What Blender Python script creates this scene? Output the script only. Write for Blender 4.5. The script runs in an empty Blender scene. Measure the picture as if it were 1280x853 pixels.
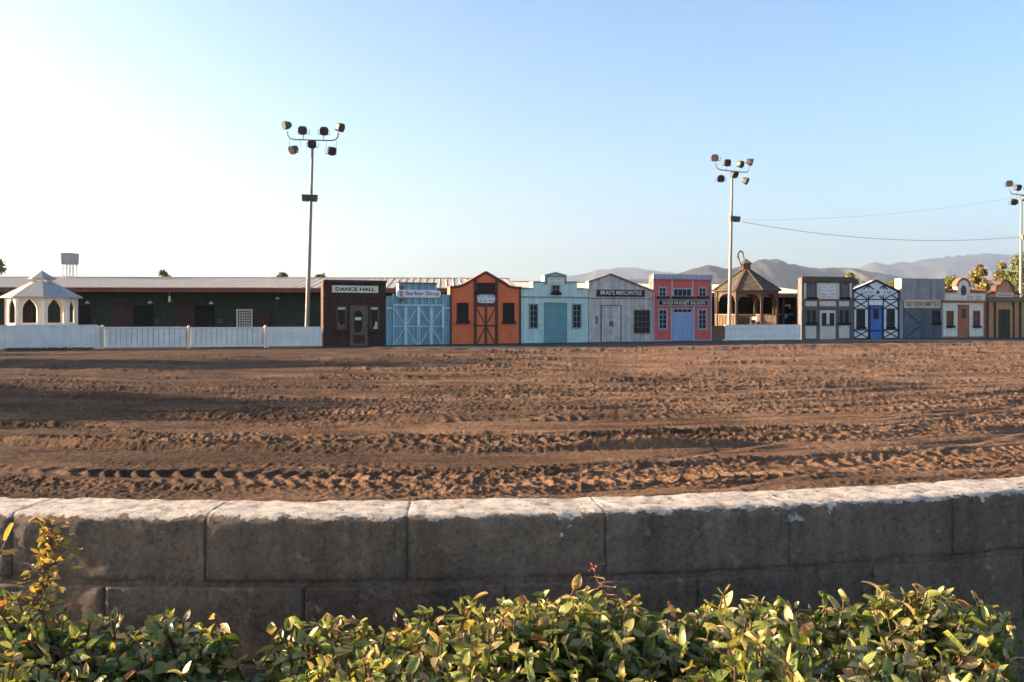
import bpy, bmesh, math, random
import numpy as np
from mathutils import Vector, Matrix
random.seed(7); rng = np.random.default_rng(7)
R = math.radians
C = bpy.data.collections.new('scene_objects'); bpy.context.scene.collection.children.link(C)
F0, YH, EYE = 1150.0, 393.0, 1.6        # measured focal length (photo pixels), horizon row, eye height
SUN_EL, SUN_AZ = 12.0, -86.0            # azimuth from +Y, negative = towards -X

# ------------------------------------------------------------------ helpers
def S(x, y, D): return ((x-640)/F0*D, D, EYE-(y-YH)/F0*D)
def vnoise(x, y, seed=0):
    xi = np.floor(x).astype(np.int64); yi = np.floor(y).astype(np.int64)
    fx = x-xi; fy = y-yi
    fx = fx*fx*fx*(fx*(fx*6-15)+10); fy = fy*fy*fy*(fy*(fy*6-15)+10)
    def h(a, b):
        n = (a*374761393 + b*668265263 + seed*1442695041) & 0xFFFFFFFF
        n = ((n ^ (n >> 13))*1274126177) & 0xFFFFFFFF
        n = ((n ^ (n >> 16))*2246822519) & 0xFFFFFFFF
        return ((n ^ (n >> 15)) & 0xFFFFFF)/float(0xFFFFFF)*2-1
    a = h(xi, yi); b = h(xi+1, yi); c = h(xi, yi+1); d = h(xi+1, yi+1)
    return (a*(1-fx)+b*fx)*(1-fy)+(c*(1-fx)+d*fx)*fy
def fbm(x, y, octs, seed=0, gain=.5, lac=2.03):
    o = np.zeros_like(x); a = 1.0
    for k in range(octs):
        o += a*vnoise(x, y, seed+k*17); x = x*lac+3.1; y = y*lac-1.7; a *= gain
    return o
def mesh_obj(name, verts, faces, mat, parent=None, smooth=False, fix=True, tint=None, link=True):
    me = bpy.data.meshes.new(name)
    me.from_pydata([tuple(v) for v in verts], [], faces)
    if fix:
        bm = bmesh.new(); bm.from_mesh(me); bmesh.ops.recalc_face_normals(bm, faces=bm.faces); bm.to_mesh(me); bm.free()
    if tint is not None:
        at = me.attributes.new('tint', 'FLOAT', 'POINT'); at.data.foreach_set('value', np.asarray(tint, dtype=np.float32))
    if smooth: me.polygons.foreach_set('use_smooth', [True]*len(me.polygons))
    me.materials.append(mat)
    o = bpy.data.objects.new(name, me); C.objects.link(o)
    if parent: o.parent = parent
    return o
def grid_obj(name, V, nr, nc, mat, parent=None, smooth=True):
    """V: (nr*nc,3) array"""
    idx = np.arange(nr*nc).reshape(nr, nc)
    q = np.stack([idx[:-1, :-1], idx[:-1, 1:], idx[1:, 1:], idx[1:, :-1]], -1).reshape(-1, 4)
    return np_obj(name, V, q, mat, parent, smooth)
def np_obj(name, V, Q, mat, parent=None, smooth=True, tint=None):
    me = bpy.data.meshes.new(name); k = Q.shape[1]
    me.vertices.add(len(V)); me.vertices.foreach_set('co', np.asarray(V, dtype=np.float32).ravel())
    me.loops.add(Q.size); me.loops.foreach_set('vertex_index', Q.ravel().astype(np.int32))
    me.polygons.add(len(Q)); me.polygons.foreach_set('loop_start', np.arange(0, Q.size, k, dtype=np.int32))
    if tint is not None:
        at = me.attributes.new('tint', 'FLOAT', 'POINT'); at.data.foreach_set('value', np.asarray(tint, dtype=np.float32))
    me.update(calc_edges=True)
    me.polygons.foreach_set('use_smooth', np.full(len(Q), smooth))
    me.materials.append(mat)
    o = bpy.data.objects.new(name, me); C.objects.link(o)
    if parent: o.parent = parent
    return o
class MB:
    def __init__(s): s.v = []; s.f = []; s.t = []
    def add(s, v, f, t=.5):
        n = len(s.v); s.v += [tuple(p) for p in v]; s.f += [tuple(i+n for i in q) for q in f]; s.t += [t]*len(v); return s
    def box(s, x0, x1, y0, y1, z0, z1, t=.5):
        v = [(x, y, z) for x in (x0, x1) for y in (y0, y1) for z in (z0, z1)]
        return s.add(v, [(0,1,3,2),(4,6,7,5),(0,4,5,1),(2,3,7,6),(0,2,6,4),(1,5,7,3)], t)
    def prism(s, poly, y0, y1, t=.5):       # poly in (x,z)
        n = len(poly)
        v = [(x, y0, z) for x, z in poly]+[(x, y1, z) for x, z in poly]
        f = [tuple(range(n)), tuple(range(2*n-1, n-1, -1))]+[(i, (i+1) % n, n+(i+1) % n, n+i) for i in range(n)]
        return s.add(v, f, t)
    def bar(s, a, b, w, y0, y1, t=.5):      # flat bar between two (x,z) points
        dx, dz = b[0]-a[0], b[1]-a[1]; L = math.hypot(dx, dz); nx, nz = -dz/L*w/2, dx/L*w/2
        return s.prism([(a[0]+nx, a[1]+nz), (b[0]+nx, b[1]+nz), (b[0]-nx, b[1]-nz), (a[0]-nx, a[1]-nz)], y0, y1, t)
    def tube(s, pts, r, n=8, cap=True, t=.5):
        pts = [Vector(p) for p in pts]; k = len(pts); rs = r if isinstance(r, (list, tuple)) else [r]*k
        v = []; f = []; up = None
        for i, p in enumerate(pts):
            d = (pts[min(i+1, k-1)]-pts[max(i-1, 0)]).normalized()
            if up is None: up = d.orthogonal().normalized()
            up = (up-d*up.dot(d))
            up = up.normalized() if up.length > 1e-6 else d.orthogonal().normalized()
            w = d.cross(up)
            for j in range(n):
                a = 2*math.pi*j/n; v.append(p+(up*math.cos(a)+w*math.sin(a))*rs[i])
        for i in range(k-1):
            for j in range(n):
                f.append((i*n+j, i*n+(j+1) % n, (i+1)*n+(j+1) % n, (i+1)*n+j))
        if cap: f += [tuple(range(n-1, -1, -1)), tuple(range((k-1)*n, k*n))]
        return s.add(v, f, t)
    def obox(s, a, b, w, h, up=(0,0,1), t=.5):   # oriented box from a to b
        a, b = Vector(a), Vector(b); d = (b-a).normalized(); u = Vector(up); x = d.cross(u)
        if x.length < 1e-5: x = d.orthogonal()
        x.normalize(); u = x.cross(d)
        v = [p+x*sx*w/2+u*su*h/2 for p in (a, b) for sx in (-1, 1) for su in (-1, 1)]
        return s.add(v, [(0,1,3,2),(4,6,7,5),(0,4,5,1),(2,3,7,6),(0,2,6,4),(1,5,7,3)], t)
    def build(s, name, mat, parent=None, smooth=False): return mesh_obj(name, s.v, s.f, mat, parent, smooth, True, s.t)
def tag(o, label, cat, group=None):
    o['label'] = label; o['category'] = cat
    if group: o['group'] = group
    return o
def empty(name, loc=(0,0,0), rz=0, label=None, cat=None, group=None):
    o = bpy.data.objects.new(name, None); C.objects.link(o); o.location = loc; o.rotation_euler = (0,0,rz); o.empty_display_size = .3
    if label: tag(o, label, cat, group)
    return o
def copy_tree(o, parent=None):
    c = o.copy(); C.objects.link(c)
    if parent: c.parent = parent
    for ch in list(o.children): copy_tree(ch, c)
    return c
def struct(o): o['kind'] = 'structure'; return o
def text_obj(name, txt, u0, u1, z0, z1, y, mat, parent, bold=.0, depth=.006):
    cu = bpy.data.curves.new('lettering', 'FONT'); cu.body = txt; cu.extrude = depth/2; cu.offset = bold; cu.size = 1; cu.resolution_u = 3
    ob = bpy.data.objects.new('lettering_src', cu); C.objects.link(ob); bpy.context.view_layer.update()
    me = bpy.data.meshes.new_from_object(ob.evaluated_get(bpy.context.evaluated_depsgraph_get()))
    bpy.data.objects.remove(ob); bpy.data.curves.remove(cu)
    n = len(me.vertices); co = np.empty(n*3, dtype=np.float32); me.vertices.foreach_get('co', co); co = co.reshape(-1, 3)
    mn, mx = co.min(0), co.max(0)
    out = np.empty_like(co)
    out[:, 0] = u0+(co[:, 0]-mn[0])/(mx[0]-mn[0])*(u1-u0)
    out[:, 2] = z0+(co[:, 1]-mn[1])/(mx[1]-mn[1])*(z1-z0)
    out[:, 1] = y-co[:, 2]
    me.vertices.foreach_set('co', out.ravel()); me.update(); me.materials.clear(); me.materials.append(mat)
    me.name = name
    o = bpy.data.objects.new(name, me); C.objects.link(o); o.parent = parent
    return o

# ------------------------------------------------------------------ materials
def new_mat(name):
    m = bpy.data.materials.new(name); m.use_nodes = True; nt = m.node_tree
    return m, nt, nt.nodes, nt.links, nt.nodes['Principled BSDF']
def noise_node(N, L, co, scale, detail=5, rough=.6, mapscale=None, dim='3D'):
    if mapscale:
        mp = N.new('ShaderNodeMapping'); mp.inputs['Scale'].default_value = mapscale; L.new(co, mp.inputs['Vector']); co = mp.outputs[0]
    n = N.new('ShaderNodeTexNoise'); n.inputs['Scale'].default_value = scale; n.inputs['Detail'].default_value = detail
    n.inputs['Roughness'].default_value = rough; L.new(co, n.inputs['Vector']); return n.outputs['Fac']
def ramp(N, L, fac, stops):
    r = N.new('ShaderNodeValToRGB'); e = r.color_ramp.elements
    while len(e) < len(stops): e.new(.5)
    for el, (p, c) in zip(e, stops):
        el.position = p; el.color = (*c, 1) if len(c) == 3 else c
    L.new(fac, r.inputs[0]); return r.outputs[0]
def mix(N, L, fac, a, b, mode='MIX'):
    m = N.new('ShaderNodeMix'); m.data_type = 'RGBA'; m.blend_type = mode
    for s, v in ((0, fac), (6, a), (7, b)):
        if isinstance(v, (int, float)): m.inputs[s].default_value = v
        elif isinstance(v, tuple): m.inputs[s].default_value = (*v, 1)
        else: L.new(v, m.inputs[s])
    return m.outputs[2]
def g3(v): return (v, v, v)
def paint(name, col, var=.22, rough=.65, streak=.25, bump=.15, tint=.0, wear=None, wear_amt=.0, spec=.3, scale=2.2):
    m, nt, N, L, P = new_mat(name)
    co = N.new('ShaderNodeTexCoord').outputs['Object']
    c = mix(N, L, 1.0, col, ramp(N, L, noise_node(N, L, co, scale, 6, .65), [(.3, g3(1-var)), (.7, g3(1+var*.45))]), 'MULTIPLY')
    if streak: c = mix(N, L, 1.0, c, ramp(N, L, noise_node(N, L, co, 3.0, 4, .6, (5, 5, .35)), [(.35, g3(1-streak)), (.65, g3(1.04))]), 'MULTIPLY')
    if wear: c = mix(N, L, ramp(N, L, noise_node(N, L, co, 5.5, 8, .75, (1.4, 1.4, .7)), [(.62-wear_amt*.15, g3(0)), (.68-wear_amt*.15, g3(1))]), c, wear)
    if tint:
        at = N.new('ShaderNodeAttribute'); at.attribute_name = 'tint'
        c = mix(N, L, 1.0, c, ramp(N, L, at.outputs['Fac'], [(0, g3(1-tint)), (1, g3(1+tint*.6))]), 'MULTIPLY')
    L.new(c, P.inputs['Base Color']); P.inputs['Roughness'].default_value = rough; P.inputs['Specular IOR Level'].default_value = spec
    b = N.new('ShaderNodeBump'); b.inputs['Strength'].default_value = bump; b.inputs['Distance'].default_value = .02
    L.new(noise_node(N, L, co, 9, 6, .7), b.inputs['Height']); L.new(b.outputs[0], P.inputs['Normal'])
    return m
def plain(name, col, rough=.5, metal=0, spec=.5):
    m, nt, N, L, P = new_mat(name)
    co = N.new('ShaderNodeTexCoord').outputs['Object']
    c = mix(N, L, 1.0, col, ramp(N, L, noise_node(N, L, co, 6, 4, .6), [(.3, g3(.85)), (.7, g3(1.08))]), 'MULTIPLY')
    L.new(c, P.inputs['Base Color']); P.inputs['Roughness'].default_value = rough; P.inputs['Metallic'].default_value = metal
    P.inputs['Specular IOR Level'].default_value = spec
    return m
M = {}
M['glass'] = plain('dark_window_glass', (.010, .012, .018), .30, 0, .18)
M['black'] = plain('black_paint', (.012, .011, .010), .7, 0, .2)
M['white'] = paint('white_paint', (.80,.80,.79), .12, .6, .12)
M['offwhite'] = paint('off_white_paint', (0.840, 0.740, 0.616), .15, .6, .15)
M['red'] = paint('sign_red_paint', (.38, .035, .04), .1, .6, 0)
M['faded_blue'] = paint('faded_blue_lettering', (.22, .24, .34), .1, .7, 0)
M['dkgrey_letter'] = paint('dark_grey_lettering', (.12, .11, .12), .1, .7, 0)
M['cream'] = paint('cream_paint', (.62, .58, .47), .15, .6, .1)
M['dance'] = paint('dark_red_brown_boards', (0.076, 0.033, 0.025), .25, .7, 0.2, tint=.2)
M['dance_trim'] = paint('brown_trim', (.075, .036, .026), .2, .7, .2)
M['dance_door'] = paint('grey_brown_door', (0.190, 0.115, 0.077), .2, .7, .3)
M['barber'] = paint('slate_blue_boards', (0.235, 0.400, 0.450), .25, .7, 0.25, tint=.2)
M['barber_trim'] = paint('pale_blue_trim', (0.554, 0.647, 0.726), .15, .65, .2)
M['barber_bright'] = paint('pale_cream_trim', (.74,.76,.72), .1, .6, .1)
M['orange'] = paint('orange_boards', (.84,.185,.072), 0.12, .7, 0.07, tint=.04)
M['orange_trim'] = paint('dark_brown_timber', (.13,.062,.034), .25, .75, .25)
M['dkbrown'] = paint('very_dark_brown_paint', (.045, .018, .016), .2, .7, .2)
M['mint'] = paint('pale_mint_boards', (0.605, 0.746, 0.676), .15, .7, 0.14, tint=.1)
M['mint_trim'] = paint('grey_green_trim', (.24,.31,.30), .15, .7, .2)
M['teal'] = paint('teal_door_paint', (0.160, 0.330, 0.341), .15, .65, 0.12)
M['merc'] = paint('weathered_grey_planks', (0.698, 0.608, 0.556), .3, .8, 0.28, tint=.16, wear=(.12,.11,.11), wear_amt=.15)
M['merc_trim'] = paint('weathered_brown_trim', (0.190, 0.160, 0.114), .3, .8, .3)
M['sign_brown'] = paint('dark_brown_sign_board', (.07, .03, .03), .2, .7, .1)
M['gold_red'] = paint('coral_red_paint', (0.660, 0.127, 0.099), 0.12, .7, 0.1)
M['gold_grey'] = paint('blue_grey_trim', (0.432, 0.444, 0.540), .15, .65, .2)
M['gold_door'] = paint('grey_blue_door', (0.312, 0.384, 0.576), .15, .6, .2)
M['hotel'] = paint('warm_grey_timber', (.15,.135,.132), .2, .75, .25)
M['hotel_top'] = paint('brown_grey_cornice', (0.118, 0.082, 0.058), .2, .75, .25)
M['hotel_panel'] = paint('light_grey_panel', (0.741, 0.618, 0.519), .12, .7, .2)
M['tudor'] = paint('pale_blue_white_stucco', (0.840, 0.828, 0.834), .12, .8, .2)
M['tudor_timber'] = paint('dark_navy_timber', (.025, .035, .055), .2, .7, .2)
M['blue'] = paint('bright_blue_door', (.065,.16,.50), .12, .5, .2)
M['pale_sign'] = paint('pale_blue_sign', (.66,.75,.80), .1, .6, .1)
M['tudor_letter'] = paint('grey_blue_lettering', (.13, .19, .25), .1, .6, 0)
M['silver_top'] = paint('grey_board_box', (.33,.325,.335), .2, .8, 0.3, tint=.15)
M['silver'] = paint('dark_slate_boards', (0.140, 0.149, 0.171), .25, .8, 0.3, tint=.2)
M['silver_sign'] = paint('tan_sign_board', (0.726, 0.580, 0.437), .15, .7, .15)
M['adobe'] = paint('white_stucco', (0.840, 0.759, 0.639), .12, .85, .2)
M['tile'] = paint('red_clay_tile', (0.391, 0.132, 0.075), .3, .8, .2)
M['rust'] = paint('rust_brown_door', (0.460, 0.157, 0.073), .2, .7, .25)
M['brownwin'] = paint('brown_window_board', (.11, .052, .042), .2, .6, .2)
M['mission'] = paint('tan_brown_stucco', (0.567, 0.297, 0.144), .2, .85, .25)
M['mission_dk'] = paint('dark_red_brown_pilaster', (.105, .048, .032), .2, .8, .2)
M['mission_cornice'] = paint('grey_brown_cornice', (0.179, 0.140, 0.092), .2, .8, .2)
M['mission_door'] = paint('dark_olive_door', (0.066, 0.053, 0.033), .25, .7, .3)
M['green'] = paint('pale_green_paint', (0.325, 0.585, 0.429), .15, .7, .2)
M['fence_white'] = paint('white_fence_paint', (.84,.80,.74), .12, .6, 0.12, tint=.06)
M['brown_panel'] = paint('brown_plywood', (.22,.12,.05), .2, .8, .3)
M['barn_green'] = paint('dark_green_barn_siding', (.034,.048,.037), .25, .8, .3)
M['barn_fascia'] = paint('red_brown_fascia', (.20, .075, .055), .2, .75, .2)
M['barn_door'] = paint('maroon_sliding_door', (.066,.032,.028), .25, .75, .3)
M['barn_dark'] = paint('painted_stall_dark', (.012, .011, .010), .3, .9, 0)
M['roof'] = paint('galvanised_roof_sheet', (.48,.425,.365), .15, .85, .15, spec=.1)
M['wood'] = paint('weathered_brown_wood', (.115,.078,.052), .25, .8, .3, tint=.2)
M['shingle'] = paint('brown_grey_shingles', (.105,.088,.062), .4, .9, .1, .6, tint=.3, scale=8)
M['gazebo_white'] = paint('cream_white_gazebo_paint', (.72,.66,.55), .1, .6, .1)
M['gazebo_roof'] = paint('pale_grey_gazebo_roof', (.33,.315,.31), .12, .7, .1)
M['pole'] = paint('galvanised_pole', (.25,.23,.215), .15, .5, .2)
M['lamp_body'] = plain('dark_grey_lamp_housing', (.075, .068, .062), .5, .2)
M['lens'] = plain('dusty_lamp_lens', (.05, .047, .042), .35, 0, .3)
M['wire'] = plain('black_cable', (.03, .03, .03), .6)
M['baluster'] = paint('sunlit_tone_balusters', (.30, .215, .145), .2, .75, .2)  # railing wood made paler than the posts to carry the sun on it
M['dark_ground'] = paint('dark_ground_strip', (.048, .040, .034), .3, .9, 0, .4, scale=1.5)
M['bark'] = paint('brown_bark', (.10, .07, .05), .3, .9, .3)
def leaf_mat(name, stops, rough=.45, trans=.25, spec=.5):
    m, nt, N, L, P = new_mat(name)
    at = N.new('ShaderNodeAttribute'); at.attribute_name = 'tint'
    col = ramp(N, L, at.outputs['Fac'], stops)
    co = N.new('ShaderNodeTexCoord').outputs['Object']
    col = mix(N, L, 1.0, col, ramp(N, L, noise_node(N, L, co, 60, 3, .6), [(.3, g3(.78)), (.7, g3(1.12))]), 'MULTIPLY')
    L.new(col, P.inputs['Base Color']); P.inputs['Roughness'].default_value = rough; P.inputs['Specular IOR Level'].default_value = spec
    if trans:
        tr = N.new('ShaderNodeBsdfTranslucent'); L.new(mix(N, L, 1.0, col, (1.25, 1.2, .55), 'MULTIPLY'), tr.inputs[0])
        ms = N.new('ShaderNodeMixShader'); ms.inputs[0].default_value = trans
        L.new(P.outputs[0], ms.inputs[1]); L.new(tr.outputs[0], ms.inputs[2]); L.new(ms.outputs[0], N['Material Output'].inputs[0])
    return m
M['hedge_leaf'] = leaf_mat('glossy_hedge_leaf', [(0, (.040, .080, .016)), (.40, (.115, .175, .032)), (.70, (.28, .285, .075)), (.88, (.46, .36, .15)), (1, (.34, .10, .045))], .28, .3)
M['stem'] = paint('hedge_stem', (.13, .085, .05), .2, .8, 0)
M['shoot_leaf'] = leaf_mat('yellow_shoot_leaf', [(0, (.11, .14, .03)), (.5, (.28, .24, .05)), (.85, (.42, .27, .06)), (1, (.36, .13, .04))], .4, .3)
M['red_stalk'] = leaf_mat('dry_red_bracts', [(0, (.20, .05, .03)), (1, (.30, .10, .05))], .6, .2)
M['tree_olive'] = leaf_mat('olive_tree_leaf', [(0, (.09, .085, .030)), (.6, (.20, .165, .055)), (1, (.32, .235, .08))], .6, .25, .3)
M['tree_green'] = leaf_mat('green_tree_leaf', [(0, (.05, .075, .030)), (.6, (.105, .13, .045)), (1, (.2, .19, .07))], .6, .25, .3)
M['tree_lime'] = leaf_mat('yellow_green_tree_leaf', [(0, (.07, .085, .02)), (.6, (.16, .165, .04)), (1, (.26, .24, .07))], .6, .3, .3)

def dirt_mat(name, bumpd, big=True):
    m, nt, N, L, P = new_mat(name)
    co = N.new('ShaderNodeTexCoord').outputs['Object']
    c = ramp(N, L, noise_node(N, L, co, .55, 6, .65), [(.3, (.155, .091, .054)), (.5, (.252, .147, .087)), (.72, (.35, .213, .130))])
    c = mix(N, L, 1.0, c, ramp(N, L, noise_node(N, L, co, 14, 8, .75), [(.3, g3(.50)), (.52, g3(1.0)), (.75, g3(1.3))]), 'MULTIPLY')
    # long shadows painted into the soil colour, streaky, mostly at the west end
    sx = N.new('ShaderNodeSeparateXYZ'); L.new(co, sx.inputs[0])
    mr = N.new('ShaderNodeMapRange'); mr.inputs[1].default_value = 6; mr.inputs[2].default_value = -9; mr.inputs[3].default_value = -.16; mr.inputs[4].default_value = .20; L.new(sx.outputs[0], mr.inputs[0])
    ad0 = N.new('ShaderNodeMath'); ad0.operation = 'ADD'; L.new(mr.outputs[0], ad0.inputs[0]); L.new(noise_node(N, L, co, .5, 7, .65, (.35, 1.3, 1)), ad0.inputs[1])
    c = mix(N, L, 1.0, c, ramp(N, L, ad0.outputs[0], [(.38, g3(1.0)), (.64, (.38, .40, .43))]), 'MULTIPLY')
    c = mix(N, L, 1.0, c, ramp(N, L, noise_node(N, L, co, 1.2, 5, .6, (.18, 1.6, 1)), [(.34, g3(.74)), (.62, g3(1.08))]), 'MULTIPLY')
    L.new(c, P.inputs['Base Color']); P.inputs['Roughness'].default_value = .95; P.inputs['Specular IOR Level'].default_value = .1
    b = N.new('ShaderNodeBump'); b.inputs['Strength'].default_value = 1.0; b.inputs['Distance'].default_value = bumpd
    ad = N.new('ShaderNodeMath'); ad.operation = 'ADD'
    L.new(noise_node(N, L, co, 7, 10, .72), ad.inputs[0]); L.new(noise_node(N, L, co, 28, 6, .7), ad.inputs[1])
    L.new(ad.outputs[0], b.inputs['Height']); L.new(b.outputs[0], P.inputs['Normal'])
    return m
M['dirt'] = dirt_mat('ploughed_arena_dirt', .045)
M['soil'] = paint('dark_planting_soil', (.055, .038, .028), .4, .95, 0, 1.0, scale=6)

# ------------------------------------------------------------------ ground
def plane_grid(name, xs, ys, z, mat):
    X, Y = np.meshgrid(xs, ys); V = np.stack([X.ravel(), Y.ravel(), np.full(X.size, z)], -1)
    return grid_obj(name, V, len(ys), len(xs), mat, None, False)
e = np.array([-9000, -3000, -1000, -300, -100, -40, -15, -5, 5, 15, 40, 100, 300, 1000, 3000, 9000.])
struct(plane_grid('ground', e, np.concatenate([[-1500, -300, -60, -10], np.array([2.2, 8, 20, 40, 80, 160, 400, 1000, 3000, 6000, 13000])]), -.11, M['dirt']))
# arena surface: real furrows, tyre treads and clods, finer near the wall
kx = np.linspace(-.86, .86, 1350)
rowY = np.concatenate([np.linspace(2.35, 6.6, 14, endpoint=False), 1/np.linspace(1/6.6, 1/62., 760)])
K, YY = np.meshgrid(kx, rowY); XX = K*(YY+1.5)
def arena_height(X, Y):
    dx = X+1.5
    fac = np.clip(1-(Y-9)*.03, .38, 1.0)
    t = Y-(np.sqrt(dx*dx+13*13)-13)*fac
    t = t+.10*fbm(X*.35, Y*.35, 2, 5)
    far = np.clip((Y-8)/25, 0, 1)
    h = np.zeros_like(X)
    # harrow furrows, stretched along the laps
    h += .013*fbm(t*2.6, X*.10, 3, 11)*(1+.6*far)
    h += .015*fbm(t*7.5, X*.40, 3, 13)
    h += .020*far*fbm(t*2.2, X*.06, 3, 19)
    h += .030*vnoise(t*.8, X*.05, 23)*(1+.4*far)
    # clods
    cm = np.clip(.55+.75*fbm(X*.28, t*1.1, 2, 31), .12, 1.25)
    smooth = np.exp(-((t-10.15)/.42)**4)*.75+np.exp(-((t-13.2)/.5)**4)*.45
    cm = cm*(1-np.clip(smooth, 0, .8))
    clod = .013*fbm(X*3.2, Y*4.0, 2, 41)+.016*np.abs(fbm(X*10, Y*13, 3, 47))+.014*fbm(X*25, Y*30, 3, 53)
    h += cm*clod*(1+.25*far)
    pk = vnoise(X*5.3, Y*5.9, 201); pk2 = vnoise(X*13, Y*14.5, 205)
    h += cm*(.05*np.clip(pk-.62, 0, 1)+.045*np.clip(pk2-.55, 0, 1))
    # faint crossing wheel marks
    for (ax, ay, bx, by) in ((-6, 11, 14, 19), (-14, 24, 10, 15), (2, 9.6, 20, 25)):
        L = math.hypot(bx-ax, by-ay); dd = ((X-ax)*(by-ay)-(Y-ay)*(bx-ax))/L+.35*vnoise(X*.2, Y*.2, 211)
        for off in (-.75, .75): h += -.022*np.exp(-((dd-off)/.11)**2)+.014*np.exp(-((dd-off-.2)/.08)**2)
    # tyre treads
    def tread(t0, w, amp, lam, skew, seed, x0=-99, x1=99):
        j = .7*vnoise(X*1.6, t*.9, seed)
        q = (t-t0)/w
        env = np.exp(-q**4)*np.clip((X-x0)/1.5, 0, 1)*np.clip((x1-X)/1.5, 0, 1)
        st = np.sin(2*np.pi*(X/lam+skew*np.abs(q)+j))
        env = env*np.clip(.75+.9*vnoise(X*.55, t*.8, seed+7), .1, 1.15)
        return env*(amp*np.clip(st, -.35, 1)*(.65+.5*vnoise(X*2.1, t*2, seed+3)) - amp*.35)
    h += tread(8.62, .19, .040, .19, .55, 61)
    h += tread(9.12, .17, .038, .205, -.5, 67)
    h += tread(10.95, .15, .030, .19, .5, 71, -6, 30)
    h += tread(11.35, .14, .024, .18, -.5, 73)
    h += tread(13.9, .18, .028, .21, .5, 79)
    h += tread(14.6, .18, .028, .22, -.5, 83, -2, 40)
    h += tread(17.6, .2, .030, .24, .5, 89)
    h += tread(19.4, .2, .030, .26, -.5, 97, -3, 60)
    h += tread(22.6, .2, .036, .3, .5, 101)
    h += tread(26.5, .2, .036, .3, .5, 103)
    # ruts: a trough with a thrown-up lip
    for t0, d, w in ((8.35, .03, .10), (9.42, .045, .09), (10.68, .075, .10), (11.75, .05, .12), (12.55, .04, .14), (14.15, .05, .14), (15.6, .05, .2), (17.2, .06, .2), (18.9, .06, .22), (21.2, .07, .25), (24.2, .07, .3), (29, .08, .35), (33, .08, .4)):
        b = .7+.6*vnoise(X*.6, t*.2, int(t0*10))
        h += 1.2*b*d*(np.exp(-((t-t0)/w)**2) - .8*np.exp(-((t-t0-2.0*w)/w)**2))
    # low berm in front of the facades
    lineY = 47.6+.385*X-8.6
    h += .16*np.exp(-((Y-lineY)/.7)**2)*np.clip((X+8)/8, 0, 1)
    flat = np.clip((lineY+3.5-Y)/3, .12, 1)
    h = h*flat
    return h*np.clip((Y-2.3)/2, 0, 1)
ZZ = arena_height(XX, YY)-.02
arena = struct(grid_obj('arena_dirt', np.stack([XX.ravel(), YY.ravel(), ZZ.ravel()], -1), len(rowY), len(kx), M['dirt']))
struct(plane_grid('planting_soil', np.linspace(-4, 4, 20), np.linspace(-1.5, 2.3, 12), -.05, M['soil']))

# ------------------------------------------------------------------ mountains
def hill_mat(name, stops, scale):
    m, nt, N, L, P = new_mat(name)
    co = N.new('ShaderNodeTexCoord').outputs['Object']
    L.new(ramp(N, L, noise_node(N, L, co, scale, 8, .65), stops), P.inputs['Base Color'])
    P.inputs['Roughness'].default_value = 1; P.inputs['Specular IOR Level'].default_value = 0
    return m
M['hill'] = hill_mat('dry_brush_hillside', [(.40, (.020, .024, .022)), (.5, (.085, .075, .058)), (.62, (.17, .14, .105))], .0045)
def hills(name, D, prof, depth, seed, nx=420, ny=90):
    xs = np.array([p[0] for p in prof], float); hs = np.array([EYE-(p[1]-YH)/F0*D for p in prof])
    X0 = (xs-640)/F0*D
    gx = np.linspace(X0[0], X0[-1], nx); gy = np.linspace(-depth, depth, ny)
    GX, GY = np.meshgrid(gx, gy)
    sc = D/5000.
    ridge_off = depth*.12*fbm(GX/(900*sc), GX*0, 2, seed)
    H = np.interp(GX, X0, hs)
    H = H*(1+.0)+.035*H*fbm(GX/(220*sc), GX*0+.5, 3, seed+9)
    r = np.clip(1-np.abs(GY-ridge_off)/depth, 0, 1)
    spur = 1-np.abs(fbm(GX/(260*sc), GY/(520*sc), 5, seed+3))*1.35*(1.05-r)
    Z = H*(r**1.15)*np.clip(spur, .15, 1.2)+20*sc*fbm(GX/(90*sc), GY/(90*sc), 3, seed+21)*(1-r)*r*2-6
    V = np.stack([GX.ravel(), (GY+D).ravel(), Z.ravel()], -1)
    return struct(grid_obj(name, V, ny, nx, M['hill']))
hills('hills', 4300, [(640,392),(700,372),(740,356),(775,347),(800,344),(830,339),(855,332),(875,328),(890,330),(905,333),(925,330),(945,324.5),(970,321),(992,323),(1012,328),(1035,331),(1060,332),(1080,332),(1105,338),(1130,343),(1160,349),(1190,352),(1230,362),(1300,372),(1420,385),(1500,391)], 1150, 5)
hills('mountains', 10200, [(330,390),(420,380),(520,366),(600,356),(660,350),(700,347),(725,342),(757,336),(776,333),(800,332),(820,335),(850,338),(900,346),(980,345),(1040,338),(1080,330),(1110,327),(1150,325),(1175,320),(1200,315.5),(1222,316),(1240,317),(1262,313),(1285,312),(1330,318),(1420,312),(1520,330),(1680,350),(1850,385)], 1900, 8)

# ------------------------------------------------------------------ facades
class Frame:
    """vertical plane through two measured ground points; local x along it, y into it, z up"""
    def __init__(s, xl, xr, Dl, Dr, name=None, label=None, cat=None, group=None):
        s.P = Vector(((xl-640)/F0*Dl, Dl)); Q = Vector(((xr-640)/F0*Dr, Dr))
        d = Q-s.P; s.w = d.length; s.d = d/s.w; s.ang = math.atan2(d.y, d.x)
        s.e = empty(name, (s.P.x, s.P.y, 0), s.ang, label, cat, group) if name else None
    def __call__(s, x, y, off=0):      # photo measurement -> local (u, z) on the plane y=off
        px, py = s.P.x-s.d.y*off, s.P.y+s.d.x*off
        k = (x-640)/F0
        u = (k*py-px)/(s.d.x-k*s.d.y); t = py+u*s.d.y
        return u, EYE-(y-YH)/F0*t
    def rect(s, x0, y0, x1, y1):
        u0, za = s(x0, y0); u1, zb = s(x1, y1); _, zc = s(x0, y1); _, zd = s(x1, y0)
        return u0, u1, max(0., (zb+zc)/2), (za+zd)/2
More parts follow.
